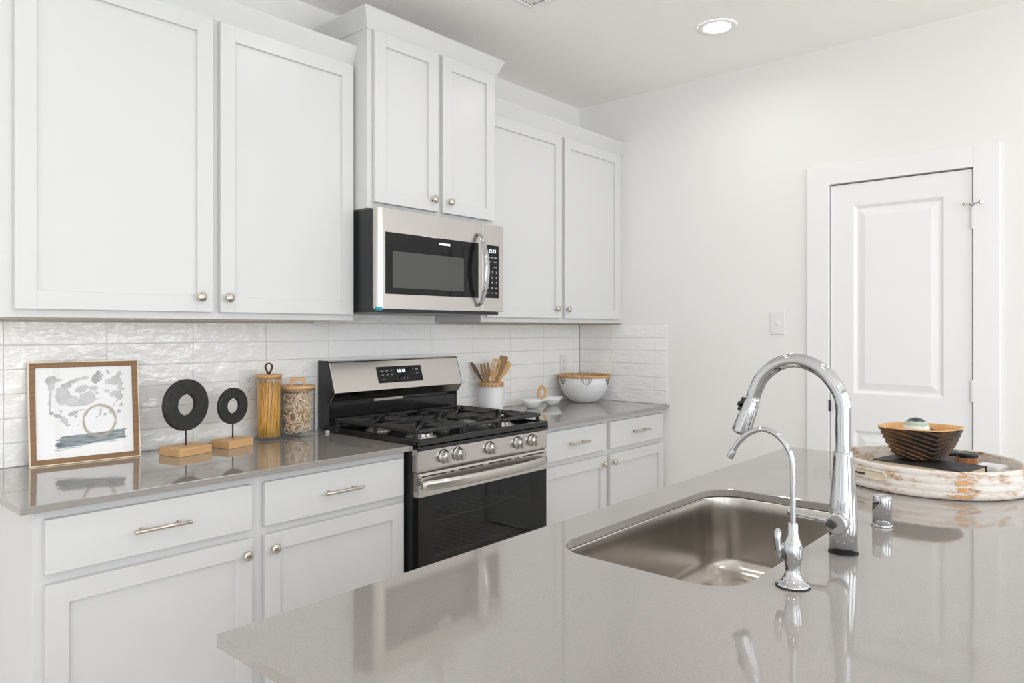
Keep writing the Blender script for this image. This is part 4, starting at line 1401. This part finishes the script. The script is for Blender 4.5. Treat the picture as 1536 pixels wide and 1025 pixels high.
top = [((rim_r(2 * pi * i / seg, .096, .119, 1.55) + .0006) * cos(2 * pi * i / seg), (rim_r(2 * pi * i / seg, .096, .119, 1.55) + .0006) * sin(2 * pi * i / seg), H - .0015) for i in range(seg)]
top2 = [(p[0], p[1], H + .0006) for p in top]
tag(MB().rings([top, top2] + rings_, True, False, True).build('lining', M['bowl_in'], o, local=True), 'pale polished wood inside')
# balls resting in it
def ball(label, off, r, z, m, name='decorative_ball'):
    px_ = (bwc[0] + FD.x * off[1] + RT.x * off[0], bwc[1] + FD.y * off[1] + RT.y * off[0], BT + z)
    bo = thing(name, label, 'ball', px_)
    MB().sphere((0, 0, 0), r, 40).build('ball', m, bo, local=True)
ball('green and white glazed ball piled highest in the carved bowl', (-.010, .004), .0355, .0845, M['ball'])
ball('small black ball in the carved bowl right of the green ball', (.031, .004), .0195, .0690, M['charcoal'])

# round brushes and the white dish behind the book
def brush(label, c, r, zt_, m):
    h = zt_ - FLOOR_T
    o = thing('round_brush', label, 'brush', (*c, FLOOR_T))
    mb = MB(); n_ = 44
    ringz = [(.84, 0), (.90, h * .5), (.96, h * .80)]
    rr2 = []
    for q, z in ringz:
        rr2.append([(r * q * (1 + .035 * (1 if i % 2 else -1)) * cos(2 * pi * i / (2 * n_)), r * q * (1 + .035 * (1 if i % 2 else -1)) * sin(2 * pi * i / (2 * n_)), z) for i in range(2 * n_)])
    mb.rings(rr2, True, True, True, smooth=False).build('bristles', m, o, local=True)
    mb = MB().lathe([(r * .9, h * .79), (r * .98, h * .82), (r, h * .9), (r * .95, h * .97), (r * .82, h), (r * .78, h * .985), (.0005, h * .985)], (0, 0, 0), 40)
    for i in range(30):
        a = 2 * pi * i / 30
        mb.sphere((r * .985 * cos(a), r * .985 * sin(a), h * .90), r * .085, 8)
    mb.build('back', M['blackp'], o, local=True)
brush('round black-backed brush with copper bristles behind the black book', (2.424, .389), .0265, .992, M['copper'])
brush('round black-backed brush with pale bristles beside the carved bowl', (2.482, .442), .028, .984, M['silverb'])
o = thing('white_dish', 'small white ceramic dish in the tray at the book corner', 'dish', (2.416, .328, FLOOR_T), -.25)
R0 = [rrect(-.030 + i, .030 - i, -.033 + i, .033 - i, .012, 6) for i in (0.004, 0, 0, .002, .004, .008)]
Z0 = [.0002, .004, .036, .0385, .0385, .034]
MB().rings([[(x, y, z) for x, y in r] for r, z in zip(R0, Z0)], True, True, True).build('dish', M['ceramic'], o, local=True)
